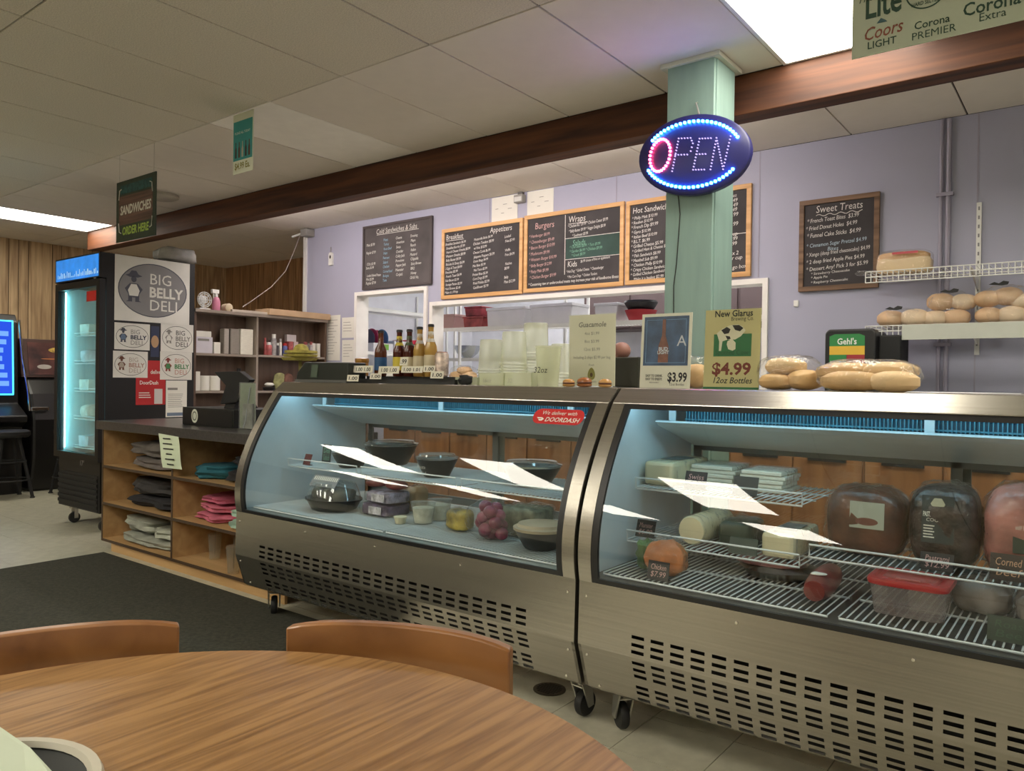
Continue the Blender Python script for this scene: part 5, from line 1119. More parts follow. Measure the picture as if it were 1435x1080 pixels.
x = PY(871, 492, 2.93).x; tag(MB().blob((x, 2.93, PY(871, 500, 2.86).z + .03), (.04, .04, .038), 1, 14, 10).build('onion', mat('onion_red', (.35, .17, .13), .5), smooth=True), 'round reddish onion resting on the dark bin', 'onion')
# beer bottle poster (light stand)
t = thing('beer_poster', 'standing beer bottle poster priced 3.99 on the right case', 'poster', (-1.36, 2.76, ZTOP))
p = PY(897, 540, 2.75); fr = (Vector((-1.470, 2.75, ZTOP)), UX, Vector((0, .06, 1)).normalized()); w_, h_ = .216, .296
plate(MB(), fr, 0, w_, 0, h_, 0, .002).build('backing', mat('poster_cream', (.66, .66, .54), .5), t)
B(-1.40, -1.32, 2.753, 2.83, ZTOP, ZTOP + .004).build('easel_foot', CLEARP, t)
plate(MB(), fr, .012, w_ - .012, h_ * .30, h_ - .012, .0026, .0006).build('picture', mat('poster_blue', (.035, .075, .15), .4, var=.5, scale=14), t)
for q in ((.022, w_ - .022, h_ - .026, h_ - .0245), (.022, w_ - .022, h_ * .335, h_ * .34), (.022, .0235, h_ * .34, h_ - .026), (w_ - .0235, w_ - .022, h_ * .34, h_ - .026)): plate(MB(), fr, *q, .0035, .0003).build('picture_border', mat('border_lightblue', (.15, .3, .5), .5), t)
cxp = w_ * .46
poly_on(MB(), fr, [(cxp - .022, h_ * .34), (cxp + .022, h_ * .34), (cxp + .022, h_ * .56), (cxp + .008, h_ * .70), (cxp + .007, h_ * .92), (cxp - .007, h_ * .92), (cxp - .008, h_ * .70), (cxp - .022, h_ * .56)], .0040).build('bottle_picture', mat('poster_bottle', (.16, .06, .035), .4, var=.4, scale=30), t)
letters('pale_lettering', [('BUD', cxp, h_ * .50, .020, dict(al='CENTER', bold=.03)), ('LIGHT', cxp, h_ * .455, .018, dict(al='CENTER', bold=.03)), ('A', w_ * .82, h_ * .56, .06, dict(al='CENTER'))], fr, mat('poster_pale', (.5, .55, .6), .5), t, .0048)
letters('lettering', [('$3.99', w_ * .56, h_ * .09, .050, dict(fit=w_ * .38, bold=.03)), ('12oz Bottles', w_ * .60, h_ * .035, .014, dict(fit=w_ * .28)), ('EASY TO DRINK.', w_ * .12, h_ * .15, .013, dict(fit=w_ * .34, bold=.03)), ('EASY TO ENJOY.', w_ * .12, h_ * .105, .013, dict(fit=w_ * .34, bold=.03)), ('RESPONSIBLY', w_ * .20, h_ * .065, .007, {})], fr, INK, t, .0026)
# spotted cow poster
t = thing('brewery_poster', 'standing tan brewery poster priced 4.99 with a spotted cow', 'poster', (-1.09, 2.76, ZTOP))
fr = (Vector((-1.200, 2.752, ZTOP)), UX, Vector((0, .06, 1)).normalized()); w_, h_ = .214, .300
plate(MB(), fr, 0, w_, 0, h_, 0, .0015).build('backing', mat('poster_tan', (.58, .52, .27), .55, var=.08, scale=3), t)
mb = MB(); plate(mb, fr, -.006, w_ + .003, -.002, h_ + .004, .0028, .0007); mb.build('acrylic', MATS['acrylic'], t)
plate(MB(), fr, 0, w_, .0, .008, .002, .0004).build('green_footer', mat('poster_green', (.012, .14, .04), .5), t)
plate(MB(), fr, w_ * .17, w_ * .85, h_ * .41, h_ * .69, .0019, .0003).build('green_field', MATS['poster_green'], t)
cow = MB(); poly_on(cow, fr, [(w_ * a, h_ * b_) for a, b_ in ((.22, .70), (.32, .76), (.46, .80), (.60, .81), (.68, .78), (.74, .73), (.66, .66), (.56, .62), (.42, .62), (.33, .60), (.31, .48), (.27, .48), (.27, .60), (.24, .66))], .0024)
poly_on(cow, fr, [(w_ * a, h_ * b_) for a, b_ in ((.42, .60), (.50, .63), (.57, .58), (.57, .50), (.52, .48), (.44, .50), (.41, .56))], .0024); cow.build('cow_white', mat('cow_white', (.68, .66, .5), .6), t)['kind'] = 'stuff'
for pts in ([(.30, .74), (.40, .78), (.47, .75), (.44, .70), (.36, .69)], [(.50, .80), (.62, .80), (.70, .76), (.64, .72), (.55, .74)], [(.38, .67), (.46, .66), (.48, .63), (.42, .62)]):
    poly_on(MB(), fr, [(w_ * a, h_ * b_) for a, b_ in pts], .0028).build('cow_patch', INK, t)
letters('lettering', [('New Glarus', w_ * .17, h_ * .91, .034, dict(fit=w_ * .68, bold=.02)), ('Brewing Co.', w_ * .47, h_ * .855, .022, dict(fit=w_ * .40)), ('12oz Bottles', w_ * .16, h_ * .075, .032, dict(fit=w_ * .70, shear=.25, bold=.01))], fr, INK, t, .0022)
letters('price_lettering', [('$4.99', w_ * .15, h_ * .185, .062, dict(fit=w_ * .70, bold=.03))], fr, mat('price_maroon', (.16, .025, .015), .6), t, .0022)
letters('green_lettering', [('Spotted Cow', w_ * .20, h_ * .43, .026, dict(fit=w_ * .6))], fr, mat('dark_green_ink', (.006, .06, .02), .6), t, .0026)
# bagged rolls on the case
BUN1 = mat('bun_tan', (.64, .43, .26), .6, var=.15, scale=12); BUN2 = mat('bun_pale', (.72, .56, .39), .6, var=.12, scale=12)
ROLL = mat('bread_crust', (.62, .40, .18), .6, var=.18, scale=10, bump=.1, bscale=40); ROLL2 = mat('bread_pale', (.70, .50, .27), .65, var=.15, scale=10)
def bag_of_rolls(name, label, y, rolls, bagc, bagr, cat='bread bag', zt=ZTOP, seed=1, e=.7):
    t = thing(name, label, cat, (bagc[0], bagc[1], zt))
    for k, (x, yy, z, a, b_, c_) in enumerate(rolls): MB().blob((x, yy, z), (a, b_, c_), .85, 18, 10, .03, seed + k).build('bread_roll', ROLL if k % 2 == 0 else ROLL2, t, smooth=True)
    MB().blob(bagc, bagr, e, 30, 16, .035, seed + 50, flat=zt + .0005 - bagc[2], freq=3).build('plastic_bag', BAG, t, smooth=True); return t
def X_(px, y): return PY(px, 520, y).x
bag_of_rolls('roll_bag', 'bag of long rolls right of the tan brewery poster', 2.74, [(X_(1090, 2.72), 2.72, 1.232, .06, .07, .03), (X_(1100, 2.74), 2.75, 1.285, .07, .07, .032), (X_(1130, 2.74), 2.73, 1.238, .06, .07, .035)], (X_(1106, 2.74), 2.74, 1.262), (.108, .09, .064), seed=3)
bag_of_rolls('roll_bag', 'large bag of long golden rolls at the right end of the case tops', 2.66, [(X_(1195, 2.62), 2.60, 1.234, .095, .055, .033), (X_(1255, 2.62), 2.60, 1.234, .075, .055, .033), (X_(1185, 2.66), 2.68, 1.266, .10, .06, .030), (X_(1246, 2.64), 2.66, 1.268, .085, .055, .030)], (X_(1216, 2.64), 2.64, 1.250), (.152, .10, .056), seed=9)
bag_of_rolls('bun_bag', 'tied bag with one bun between the two beer posters', 2.86, [(X_(976, 2.86), 2.86, 1.25, .055, .06, .048)], (X_(976, 2.86), 2.86, 1.262), (.062, .07, .070), seed=14)

# ------------------------------------------------------------------ wall shelves with bread, right side
def grid_lip(mb, x0, x1, y, z, h_, p=.028, r_=.0026):
    n = int((x1 - x0) / p)
    for k in range(n + 1): x = x0 + (x1 - x0) * k / n; mb.tube([(x, y, z), (x, y, z + h_)], r_, 4, cap=False)
    for q in (0, .5, 1): mb.tube([(x0, y, z + h_ * q), (x1, y, z + h_ * q)], r_ * 1.25, 5)
def wall_shelf(label, x0, x1, z, strip=None):
    t = thing('wire_wall_shelf', label, 'wire shelf', ((x0 + x1) / 2, YB - .17, z))
    mb = MB(); n = int((x1 - x0) / .028)
    for k in range(n + 1): x = x0 + (x1 - x0) * k / n; mb.tube([(x, 4.60, z), (x, 4.905, z)], .0022, 4, cap=False)
    mb.tube([(x0, 4.905, z - .004), (x1, 4.905, z - .004)], .0035, 5).tube([(x0, 4.75, z - .004), (x1, 4.75, z - .004)], .0035, 5); mb.build('wire_deck', WHITE, t)
    mb = MB(); grid_lip(mb, x0, x1, 4.60, z - .055, .06); mb.build('front_lip', WHITE, t)
    if strip is not None: B(strip, x1, 4.585, 4.596, z - .075, z + .006).build('label_strip', mat('strip_grey_green', (.50, .52, .46), .5), t)
    for x in (-.545, .36): MB().prism([(4.62, z - .006), (4.915, z - .006), (4.915, z - .09), (4.89, z - .09)], 'X', x - .004, x + .004).build('bracket', WHITE, t)
    return t
wall_shelf('upper white wire wall shelf carrying one bread loaf', -1.052, .55, 1.852)
wall_shelf('lower white wire wall shelf with a plastic label strip and bagged buns', -1.048, .55, 1.548, -.86)
t = thing('shelf_standard', 'white slotted upright holding the two wire wall shelves', 'upright', (-.545, YB, 1.40))
B(-.557, -.533, YB - .014, YB - .001, 1.40, 2.243).build('rail', WHITE, t); mb = MB()
for k in range(16): mb.box(-.549, -.541, YB - .0146, YB - .014, 1.45 + k * .05, 1.47 + k * .05)
mb.build('slots', mat('slot_grey', (.25, .25, .25), .6), t)['kind'] = 'stuff'
def XB(px, y=4.75, py=430): return PY(px, py, y).x
# sliced loaf
t = thing('bread_loaf', 'bagged sliced bread loaf on the upper wire shelf', 'bread', (XB(1267), 4.75, 1.8545))
a, b_ = XB(1229), XB(1306)
MB().blob(((a + b_) / 2, 4.75, 1.8545 + .045), ((b_ - a) / 2, .06, .05), .45, 28, 12, .02, 3, flat=-.045).build('lower_half', mat('loaf_pale', (.72, .55, .33), .7), t, smooth=True)
MB().blob(((a + b_) / 2 - .005, 4.75, 1.8545 + .085), ((b_ - a) / 2 * .96, .058, .038), .6, 28, 12, .02, 4).build('top_crust', mat('loaf_crust', (.55, .32, .13), .6), t, smooth=True)
MB().blob(((a + b_) / 2, 4.75, 1.8545 + .065), ((b_ - a) / 2 * 1.01, .068, .068), .5, 30, 14, .03, 8, flat=-.064).build('plastic_bag', BAG, t, smooth=True)
MB().blob((a - .045, 4.69, 1.865), (.06, .02, .015), .8, 14, 8, .2, 3).build('bag_tail', BAG, t, smooth=True)
plate(MB(), (Vector(((a + b_) / 2 - .05, 4.672, 1.955)), UX, UZ), 0, .13, 0, .012, 0, .0005).build('red_print', mat('bag_red', (.55, .08, .1), .5), t)
def buns(label, cx, rolls, bagr, zt, seed, pr=None):
    t = thing('bun_bag', label, 'bread bag', (cx, 4.75, zt))
    for k, (x, y, z, r_) in enumerate(rolls): MB().blob((x, y, zt + z), (r_, r_ * .9, r_ * .68), .9, 18, 10, .02, seed + k).build('bun', BUN1 if (k + seed) % 3 else BUN2, t, smooth=True)
    MB().blob((cx, 4.75, zt + bagr[2] * .93), bagr, .7, 30, 16, .05, seed + 40, flat=-bagr[2] * .925, freq=3).build('plastic_bag', BAG, t, smooth=True)
    if pr: poly_on(MB(), (Vector((pr[0], pr[1], pr[2])), UX, UZ), [(-.045, -.006), (-.02, .006), (.0, -.002), (.02, .010), (.045, .004), (.04, -.010), (.015, -.014), (-.02, -.010)], 0).build('black_print', INK, t)
zb = 1.5505
buns('clear bag with two buns at the left end of the lower wire shelf', XB(1266), [(XB(1249), 4.74, .05, .072), (XB(1283), 4.74, .052, .075)], (.108, .085, .056), zb, 2, (XB(1258), 4.645, zb + .105))
buns('tall bag of stacked buns in the middle of the lower wire shelf', XB(1331), [(XB(1312), 4.74, .045, .065), (XB(1340), 4.75, .045, .07), (XB(1318), 4.75, .135, .07), (XB(1350), 4.76, .13, .065)], (.108, .09, .098), zb, 6, (XB(1334), 4.65, zb + .185))
buns('tall bag of stacked buns at the right end of the lower wire shelf', XB(1412), [(XB(1386), 4.74, .05, .065), (XB(1418), 4.75, .05, .07), (XB(1384), 4.75, .14, .065), (XB(1412), 4.76, .15, .07), (XB(1434), 4.76, .12, .06)], (.115, .09, .108), zb, 11, (XB(1402), 4.65, zb + .21))

# ------------------------------------------------------------------ staff counter under the pass-through
CABW = wood('orange_cabinet_wood', (.22, .09, .035), (.36, .17, .07), .45, 'Z', 3, .25)
for k in range(7):
    x0 = -4.75 + .75 * k
    t = thing('base_cabinet', 'orange brown base cabinet under the staff counter, %s from the left' % ('first', 'second', 'third', 'fourth', 'fifth', 'sixth', 'seventh')[k], 'cabinet', (x0 + .375, 4.66, 0), 'staff counter cabinets')
    B(x0 + .001, x0 + .749, 4.42, 4.92, .08, .90).build('body', CABW, t); B(x0 + .02, x0 + .73, 4.46, 4.90, 0, .08).build('plinth', BLACKM, t)
    for (a, b_) in ((x0 + .008, x0 + .370), (x0 + .380, x0 + .742)):
        d = B(a, b_, 4.402, 4.419, .10, .885).build('door', CABW, t, bevel=.003); B(a + .08, b_ - .08, 4.388, 4.402, .80, .83).build('handle', BLACK, d)
tag(B(-4.77, .56, 4.38, 4.925, .901, .935).build('worktop', mat('steel_worktop', (.45, .45, .43), .35, .8), bevel=.004), 'long grey metal staff worktop along the lavender wall', 'worktop')
# nacho dispenser
t = thing('sauce_dispenser', 'black nacho and chili sauce dispenser below the sweet treats board', 'dispenser', (-1.10, 4.6, .9355))
MB().prism([(-1.238, .9355), (-.972, .9355), (-.972, 1.515), (-.99, 1.535), (-1.22, 1.535), (-1.238, 1.515)], 'Y', 4.50, 4.78).build('housing', BLACK, t, bevel=.01)
B(-.972, -.86, 4.56, 4.78, .9355, 1.50).build('side_module', BLACKM, t, bevel=.01)
p = PY(1162, 470, 4.498); fr = (Vector((-1.212, 4.499, 1.30)), UX, UZ); w_ = .185
mb = MB(); poly_on(mb, fr, [(0, .14), (w_, .14), (w_, .195), (w_ * .85, .207), (w_ * .15, .207), (0, .195)], .0008); mb.build('green_header', mat('label_green', (.03, .22, .06), .5), t)
plate(MB(), fr, 0, w_, .092, .14, .0006, .0003).build('yellow_band', mat('label_yellow', (.72, .45, .05), .5), t); plate(MB(), fr, 0, w_ * .49, .0, .092, .0006, .0003).build('green_block', MATS['label_green'], t); plate(MB(), fr, w_ * .5, w_, .0, .092, .0006, .0003).build('red_block', mat('label_red', (.35, .03, .04), .5), t)
letters('lettering', [("Gehl's", w_ / 2, .150, .048, dict(al='CENTER', bold=.02, fit=w_ * .55)), ('NACHO', w_ * .24, .035, .034, dict(al='CENTER', bold=.02, fit=w_ * .42)), ('CHILI', w_ * .76, .035, .034, dict(al='CENTER', bold=.02, fit=w_ * .40))], fr, WHITE, t, .0014)
tag(B(-.86 + .03, -.30, 4.42, 4.62, .9355, 1.195).build('steel_bin', mat('bin_steel', (.4, .4, .42), .35, .8), bevel=.006), 'low metal box on the staff worktop right of the dispenser', 'box')

# ------------------------------------------------------------------ kitchen behind the pass-through
def zy(px, py, Y): return PY(px, py, Y)
def krack(label, x0, x1, y0, y1, z, posts=True):
    t = thing('kitchen_rack', label, 'rack', ((x0 + x1) / 2, (y0 + y1) / 2, 0))
    mb = MB(); n = int((x1 - x0) / .03)
    for k in range(n + 1): x = x0 + (x1 - x0) * k / n; mb.tube([(x, y0, z), (x, y1, z)], .002, 4, cap=False)
    for y in (y0, (y0 + y1) / 2, y1): mb.tube([(x0, y, z - .004), (x1, y, z - .004)], .004, 5)
    mb.build('wire_deck', WHITE, t)
    B(x0, x1, y0 - .004, y0, z - .03, z + .004).build('front_rail', WHITE, t)
    if posts:
        for x in (x0, x1):
            for y in (y0, y1): B(x - .012, x + .012, y - .012, y + .012, 0, 2.2).build('post', WHITE, t)
    return t
zk = zy(700, 457, 5.35).z
krack('white wire rack just behind the wide pass-through', -5.1, -1.78, 5.35, 5.75, zk)
TUB = mat('white_tub', (.74, .73, .74), .4)
t = thing('stand_in_cabinet', 'dark brown kitchen wall cabinet above the bright counter', 'cabinet', (-3.2, 7.3, 1.78))  # invented cabinet, put in as a dark band behind the upper opening
B(-4.5, -1.0, 7.12, 7.49, 1.78, 2.5).build('body', mat('cabinet_umber', (.09, .06, .06), .5), t)
for k in range(6): B(-4.48 + k * .583, -3.93 + k * .583, 7.10, 7.119, 1.80, 2.48).build('door', MATS['cabinet_umber'], t, bevel=.004)
def ktub(label, px0, px1, py0, z, y, m, cat='tub', name='storage_tub', lid=None, dep=.28):
    a, b_ = PY(px0, 450, y).x, PY(px1, 450, y).x; h_ = max(.04, PY((px0 + px1) / 2, py0, y).z - z)
    t = thing(name, label, cat, ((a + b_) / 2, y + dep / 2, z + .003))
    MB().prism([(a + .012, z + .003), (b_ - .012, z + .003), (b_, z + h_ * .85), (a, z + h_ * .85)], 'Y', y + .01, y + dep).build('body', m, t, bevel=.006)
    B(a - .006, b_ + .006, y + .004, y + dep + .006, z + h_ * .85, z + h_).build('lid', lid or m, t, bevel=.004); return t
ktub('left white wrapped tub on the rack behind the breakfast board', 681, 735, 430, zk, 5.38, TUB)
ktub('right white wrapped tub on the rack beside the tall cups', 742, 800, 425, zk, 5.38, TUB)
ktub('small white tub on the rack left of the dark bowls', 832, 864, 424, zk, 5.38, TUB)
ktub('pink and white food carton at the left end of the rack', 619, 636, 440, zk, 5.38, mat('pink_carton', (.55, .35, .33), .6), 'carton', 'food_carton')
ktub('lower red meat box on the rack beside the pink carton', 648, 676, 443, zk, 5.38, mat('red_box', (.35, .07, .07), .5, var=.4, scale=14), 'box', 'meat_box')
ktub('upper red and black box on the stack of meat boxes', 650, 674, 429, PY(662, 443, 5.38).z, 5.38, mat('red_box2', (.28, .04, .05), .5, var=.6, scale=10), 'box', 'meat_box')
x = PY(898, 440, 5.5).x
t = thing('bowl_stack', 'black bowls stacked on a red basket behind the beer poster', 'bowls', (x, 5.5, zk + .003))
MB().lathe([(.09, 0), (.13, .09), (.125, .09), (.085, .006)], (x, 5.5, zk + .003), 24).build('red_basket', mat('basket_red', (.42, .03, .04), .5), t, smooth=True)
MB().lathe([(.10, .092), (.135, .15), (.13, .165), (.05, .17)], (x, 5.5, zk + .003), 24).build('black_bowl', BLACK, t, smooth=True)
# second low rack with mixing bowls and bagged bread at the left of the wide opening
zk2 = 1.32
krack('lower kitchen wire rack with mixing bowl and bread', -5.75, -4.0, 6.0, 6.4, zk2 + .13)
x = PY(652, 488, 5.6).x
tag(MB().lathe([(.05, 0), (.11, .05), (.15, .13), (.145, .13), (.10, .05), (.04, .01)], (PY(655, 490, 6.15).x, 6.15, zk2 + .137), 26).build('mixing_bowl', mat('bowl_steel', (.45, .47, .52), .25, .9), smooth=True), 'round metal mixing bowl on the lower kitchen rack', 'bowl')
t = thing('prep_table', 'white kitchen prep table below the pass-through rack', 'table', (-3.4, 5.5, 0))
B(-5.6, -1.9, 5.12, 5.32, 1.19, 1.22).build('tabletop', TUB, t)
for x in (-5.55, -1.95):
    for y in (5.14, 5.30): B(x - .015, x + .015, y - .015, y + .015, 0, 1.19).build('leg', WHITE, t)
bag_of_rolls('roll_bag', 'bag of pale rolls lying in the pass-through right of the bottles', 5.2, [(PY(640, 515, 5.2).x, 5.2, 1.262, .07, .06, .04), (PY(656, 515, 5.2).x, 5.22, 1.262, .07, .06, .04), (PY(650, 510, 5.2).x, 5.21, 1.31, .07, .06, .035)], (PY(648, 512, 5.2).x, 5.21, 1.285), (.13, .085, .07), zt=1.2205, seed=21)
# small opening: shelf along the kitchen's left wall
t = thing('kitchen_side_rack', 'white wire rack seen through the small pass-through', 'rack', (-6.1, 5.9, 0))
for z in (1.50, 1.95):
    mb = MB()
    for k in range(46): y = 5.12 + k * .03; mb.tube([(-6.42, y, z), (-5.92, y, z)], .002, 4, cap=False)
    for x in (-6.42, -6.17, -5.92): mb.tube([(x, 5.12, z - .004), (x, 6.47, z - .004)], .004, 5)
    mb.build('wire_deck', WHITE, t); B(-5.922, -5.918, 5.12, 6.47, z - .03, z + .004).build('front_rail', WHITE, t)
for y in (5.13, 6.46):
    for x in (-6.41, -5.93): B(x - .01, x + .01, y - .01, y + .01, 0, 2.2).build('post', WHITE, t)
def YK(px, X=-6.0): return PX(px, 460, X).y
t = thing('dish_bin', 'white dish bin with a green label in the small pass-through', 'bin', (-6.12, YK(537), 1.503))
a, b_ = YK(524), YK(551); B(-6.25, -6.0, a, b_, 1.503, 1.508).box(-6.25, -6.245, a, b_, 1.508, 1.60).box(-6.005, -6.0, a, b_, 1.508, 1.60).box(-6.245, -6.005, a, a + .005, 1.508, 1.60).box(-6.245, -6.005, b_ - .005, b_, 1.508, 1.60).build('bin', TUB, t); B(-6.0, -5.998, YK(534), YK(545), 1.53, 1.59).build('green_label', mat('label_lime', (.2, .45, .06), .5), t)
for k, (px, cl, nm) in enumerate(((526, (.05, .05, .09), 'dark navy'), (531, (.42, .03, .10), 'crimson'), (538, (.55, .05, .16), 'bright red'), (545, (.05, .20, .42), 'blue'))):
    y = YK(px); o = MB().lathe([(.0, -.005), (.08, -.008), (.105, .006), (.105, .010), (.08, 0)], (-6.12, y, 1.64 + .012 * (k % 2)), 26, axis='Y').build('dinner_plate', mat('plate_%d' % k, cl, .3), smooth=True)
    tag(o, '%s plate standing upright in the white dish bin' % nm, 'plate', 'plates in the dish bin')
a, b_ = YK(574), YK(598)
t = thing('food_container', 'clear container with red lid in the small pass-through', 'container', (-6.12, (a + b_) / 2, 1.503)); B(-6.25, -6.0, a, b_, 1.503, 1.61).build('body', mat('container_grey', (.35, .35, .36), .4), t, bevel=.006); B(-6.26, -5.99, a - .01, b_ + .01, 1.61, 1.655).build('lid', mat('lid_red', (.5, .02, .05), .4), t, bevel=.004)
a, b_ = YK(553), YK(572); tag(B(-6.25, -6.0, a, b_, 1.503, 1.635).build('white_carton_stack', TUB, bevel=.008), 'white carton between the dish bin and the red lidded container', 'carton')
c = PX(527, 488, -5.85); tag(MB().lathe([(.055, -.12), (.06, -.12), (.06, .12), (.055, .12)], (-5.50, 5.22, 1.2805), 20, axis='X').build('towel_roll', PAPER, smooth=True), 'white paper towel roll lying in the small pass-through', 'paper roll')

# ------------------------------------------------------------------ food inside the left case
LIDC = clear('clear_lid', (.90, .93, .93), 1.5, .05, base=.04, milky=.10)
BOWL = mat('deli_bowl_black', (.014, .015, .016), .3)
def lbowl(label, px, py, zs, r_, h_, lidm=LIDC, lid=True, text=None, y=None):
    p = PZ(px, py, zs) if y is None else Vector((PY(px, py, y).x, y, zs))
    t = thing('salad_bowl', label, 'bowl', (p.x, p.y, zs), 'lidded bowls in the left case')
    MB().lathe([(r_ * .55, 0), (r_ * .62, .004), (r_ * .86, h_ * .6), (r_, h_), (r_ * .97, h_), (r_ * .82, h_ * .6), (r_ * .5, .008)], (p.x, p.y, zs), 30).build('bowl', BOWL, t, smooth=True)
    if lid: MB().lathe([(r_ * 1.03, h_ - .002), (r_ * 1.04, h_ + .008), (r_ * .9, h_ + .012), (r_ * .85, h_ + .022), (r_ * .5, h_ + .026), (.002, h_ + .027)], (p.x, p.y, zs), 30, cap=False).build('lid', lidm, t, smooth=True)
    MB().lathe([(.002, h_ * .78), (r_ * .84, h_ * .78), (r_ * .80, h_ * .72)], (p.x, p.y, zs), 24, cap=False).build('salad', mat('salad_mix', (.30, .26, .15), .7, var=.5, scale=40), t)
    if text:
        fr = (Vector((p.x, p.y - r_ * .90, zs + h_ * .45)), UX, Vector((0, -.25, 1)).normalized()); letters('chalk_lettering', [(text[0], .0, .010, .024, dict(al='CENTER', shear=.2)), (text[1], .0, -.018, .024, dict(al='CENTER', shear=.2))], fr, CHALK, t, .012)
ZM = .7685; ZD = .5785
lbowl('large black salad bowl at the back of the left case shelf', 548, 652, ZM, .140, .105, y=2.83)
lbowl('black lidded bowl half behind the glare at the left of the shelf', 492, 655, ZM, .098, .070, y=2.60)
lbowl('small black bowl marked pasta salad in the middle of the shelf', 612, 664, ZM, .098, .085, text=('Pasta', 'Salad'), y=2.62)
lbowl('wide black bowl with clear lid at the right of the shelf', 745, 676, ZM, .128, .085, y=2.68)
def tagc(label, px, py, zs, w_, h_, y, m=None, text=None, tilt=.35, name='chalk_tag', tm=None):
    x = PY(px, py, y).x; fr = (Vector((x - w_ / 2, y, zs)), UX, Vector((0, tilt, 1)).normalized())
    mb = MB(); plate(mb, fr, 0, w_, 0, h_, 0, .0012); mb.box(x - w_ / 2, x + w_ / 2, y, y + .02, zs - .0005, zs + .002)
    o = mb.build(name, m or mat('tag_black', (.02, .018, .02), .6)); tag(o, label, 'tag', 'small tags in the deli cases')
    if text: letters('chalk_lettering', [(l, w_ / 2, h_ * (.55 - .38 * k), h_ * .42, dict(al='CENTER', shear=.15, fit=w_ * .72)) for k, l in enumerate(text)], fr, tm or CHALKP, o, .002)
    return o
tagc('dark red tag standing at the far left of the left case shelf', 429, 650, ZM, .055, .058, 2.50, mat('tag_maroon', (.16, .035, .035), .5))
tagc('dark chalk sign at the back left of the left case shelf', 457, 620, ZM + .0, .07, .10, 2.62, mat('tag_slate', (.06, .07, .065), .6), ('Deli', 'Salads'), .1, tm=CHALKG)
# black party tray with dome
p = Vector((PY(463, 720, 2.42).x, 2.44, ZD)); t = thing('party_tray', 'black tray with clear dome lid on the left case floor', 'tray', (p.x, p.y, ZD))
MB().lathe([(.10, 0), (.125, .01), (.15, .05), (.156, .05), (.156, .058), (.145, .055)], (p.x, p.y, ZD), 30, sy=.8).build('tray', BOWL, t, smooth=True)
MB().lathe([(.150, .058), (.135, .10), (.115, .135), (.06, .148), (.002, .15)], (p.x, p.y, ZD), 30, sy=.8, cap=False).build('dome_lid', LIDC, t, smooth=True)
fr = (Vector((p.x - .09, p.y - .075, ZD + .115)), UX, Vector((0, .6, .8))); plate(MB(), fr, 0, .19, 0, .06, .006, .0006).build('label', mat('tray_label', (.25, .26, .28), .5), t)
mb = MB(); [plate(mb, fr, .012 + k * .0135, .019 + k * .0135, .034, .054, .0072, .0003) for k in range(13)]; mb.build('barcode', PAPER, t)['kind'] = 'stuff'
for k in range(5): MB().blob((p.x - .08 + .04 * k, p.y, ZD + .075), (.03, .07, .035), .8, 12, 8, .05, k).build('sandwich', mat('filling_%d' % (k % 2), ((.16, .15, .12), (.10, .085, .09))[k % 2], .7, var=.4, scale=20), t, smooth=True)
def pack(name, label, cat, px, py, zs, r, y, m, e=.5, film=True, amp=.04, seed=1, parts=()):
    x = PY(px, py, y).x; t = thing(name, label, cat, (x, y, zs))
    MB().blob((x, y, zs + r[2]), r, e, 22, 12, amp, seed, flat=-r[2]).build('contents', m, t, smooth=True)
    if film: MB().blob((x, y, zs + r[2] * 1.06), (r[0] * 1.06, r[1] * 1.06, r[2] * 1.06), e, 24, 14, amp * 1.6, seed + 3, flat=-r[2] * 1.055).build('plastic_wrap', FILM, t, smooth=True)
    return t, x
sau = mat('sausage_maroon', (.16, .035, .03), .4, var=.3, scale=20); pur = mat('purple_pack', (.10, .075, .13), .4, var=.8, scale=30)
pack('sausage_pack', 'lower purple printed sausage pack on the left case floor', 'meat pack', 540, 715, ZD, (.095, .08, .028), 2.52, pur, e=.3, amp=.03, seed=2)
pack('sausage_pack', 'upper purple and white sausage pack stacked on another pack', 'meat pack', 544, 700, ZD + .061, (.085, .075, .026), 2.52, mat('purple_white_pack', (.30, .27, .36), .4, var=.8, scale=34), e=.3, amp=.03, seed=3)
for nm_, zz_ in (('sausage_pack', ZD + .012), ('sausage_pack.001', ZD + .072)):
    o = bpy.data.objects[nm_]; fr = (Vector((o.location.x - .02, 2.52 - .088, zz_)), UX, UZ); plate(MB(), fr, 0, .085, 0, .034, 0, .0006).build('label', mat('pack_label', (.50, .48, .52), .5, var=.5, scale=60), o)
for k, (px, lb) in enumerate(((528, 'left dark red smoked sausage on top of the packs'), (556, 'right dark red smoked sausage on top of the packs'))):
    x = PY(px, 685, 2.53).x; tag(MB().blob((x, 2.53, ZD + .142), (.05, .05, .022), .9, 16, 10, .02, k).build('smoked_sausage', sau, smooth=True), lb, 'sausage', 'smoked sausages')
pack('cheese_pack', 'tan wrapped cheese standing beside the sausage packs', 'cheese', 584, 712, ZD, (.042, .05, .06), 2.68, mat('tan_cheese', (.42, .29, .17), .5), seed=6)
for k, (px, y, lb) in enumerate(((593, 2.47, 'front clear tub of white salad on the left case floor'), (616, 2.58, 'rear clear tub of white salad on the left case floor'))):
    x = PY(px, 725, y).x; t = thing('salad_tub', lb, 'tub', (x, y, ZD), 'clear salad tubs')
    MB().lathe([(.042, 0), (.054, .08), (.055, .09)], (x, y, ZD), 22, cap=False).build('tub', CLEARP, t, smooth=True); MB().lathe([(.038, .004), (.048, .07), (.002, .075)], (x, y, ZD), 20).build('white_salad', mat('white_salad', (.55, .54, .44), .7, var=.2, scale=40), t, smooth=True)
    MB().lathe([(.058, .088), (.058, .096), (.05, .099), (.002, .1)], (x, y, ZD), 22, cap=False).build('lid', LIDC, t, smooth=True)
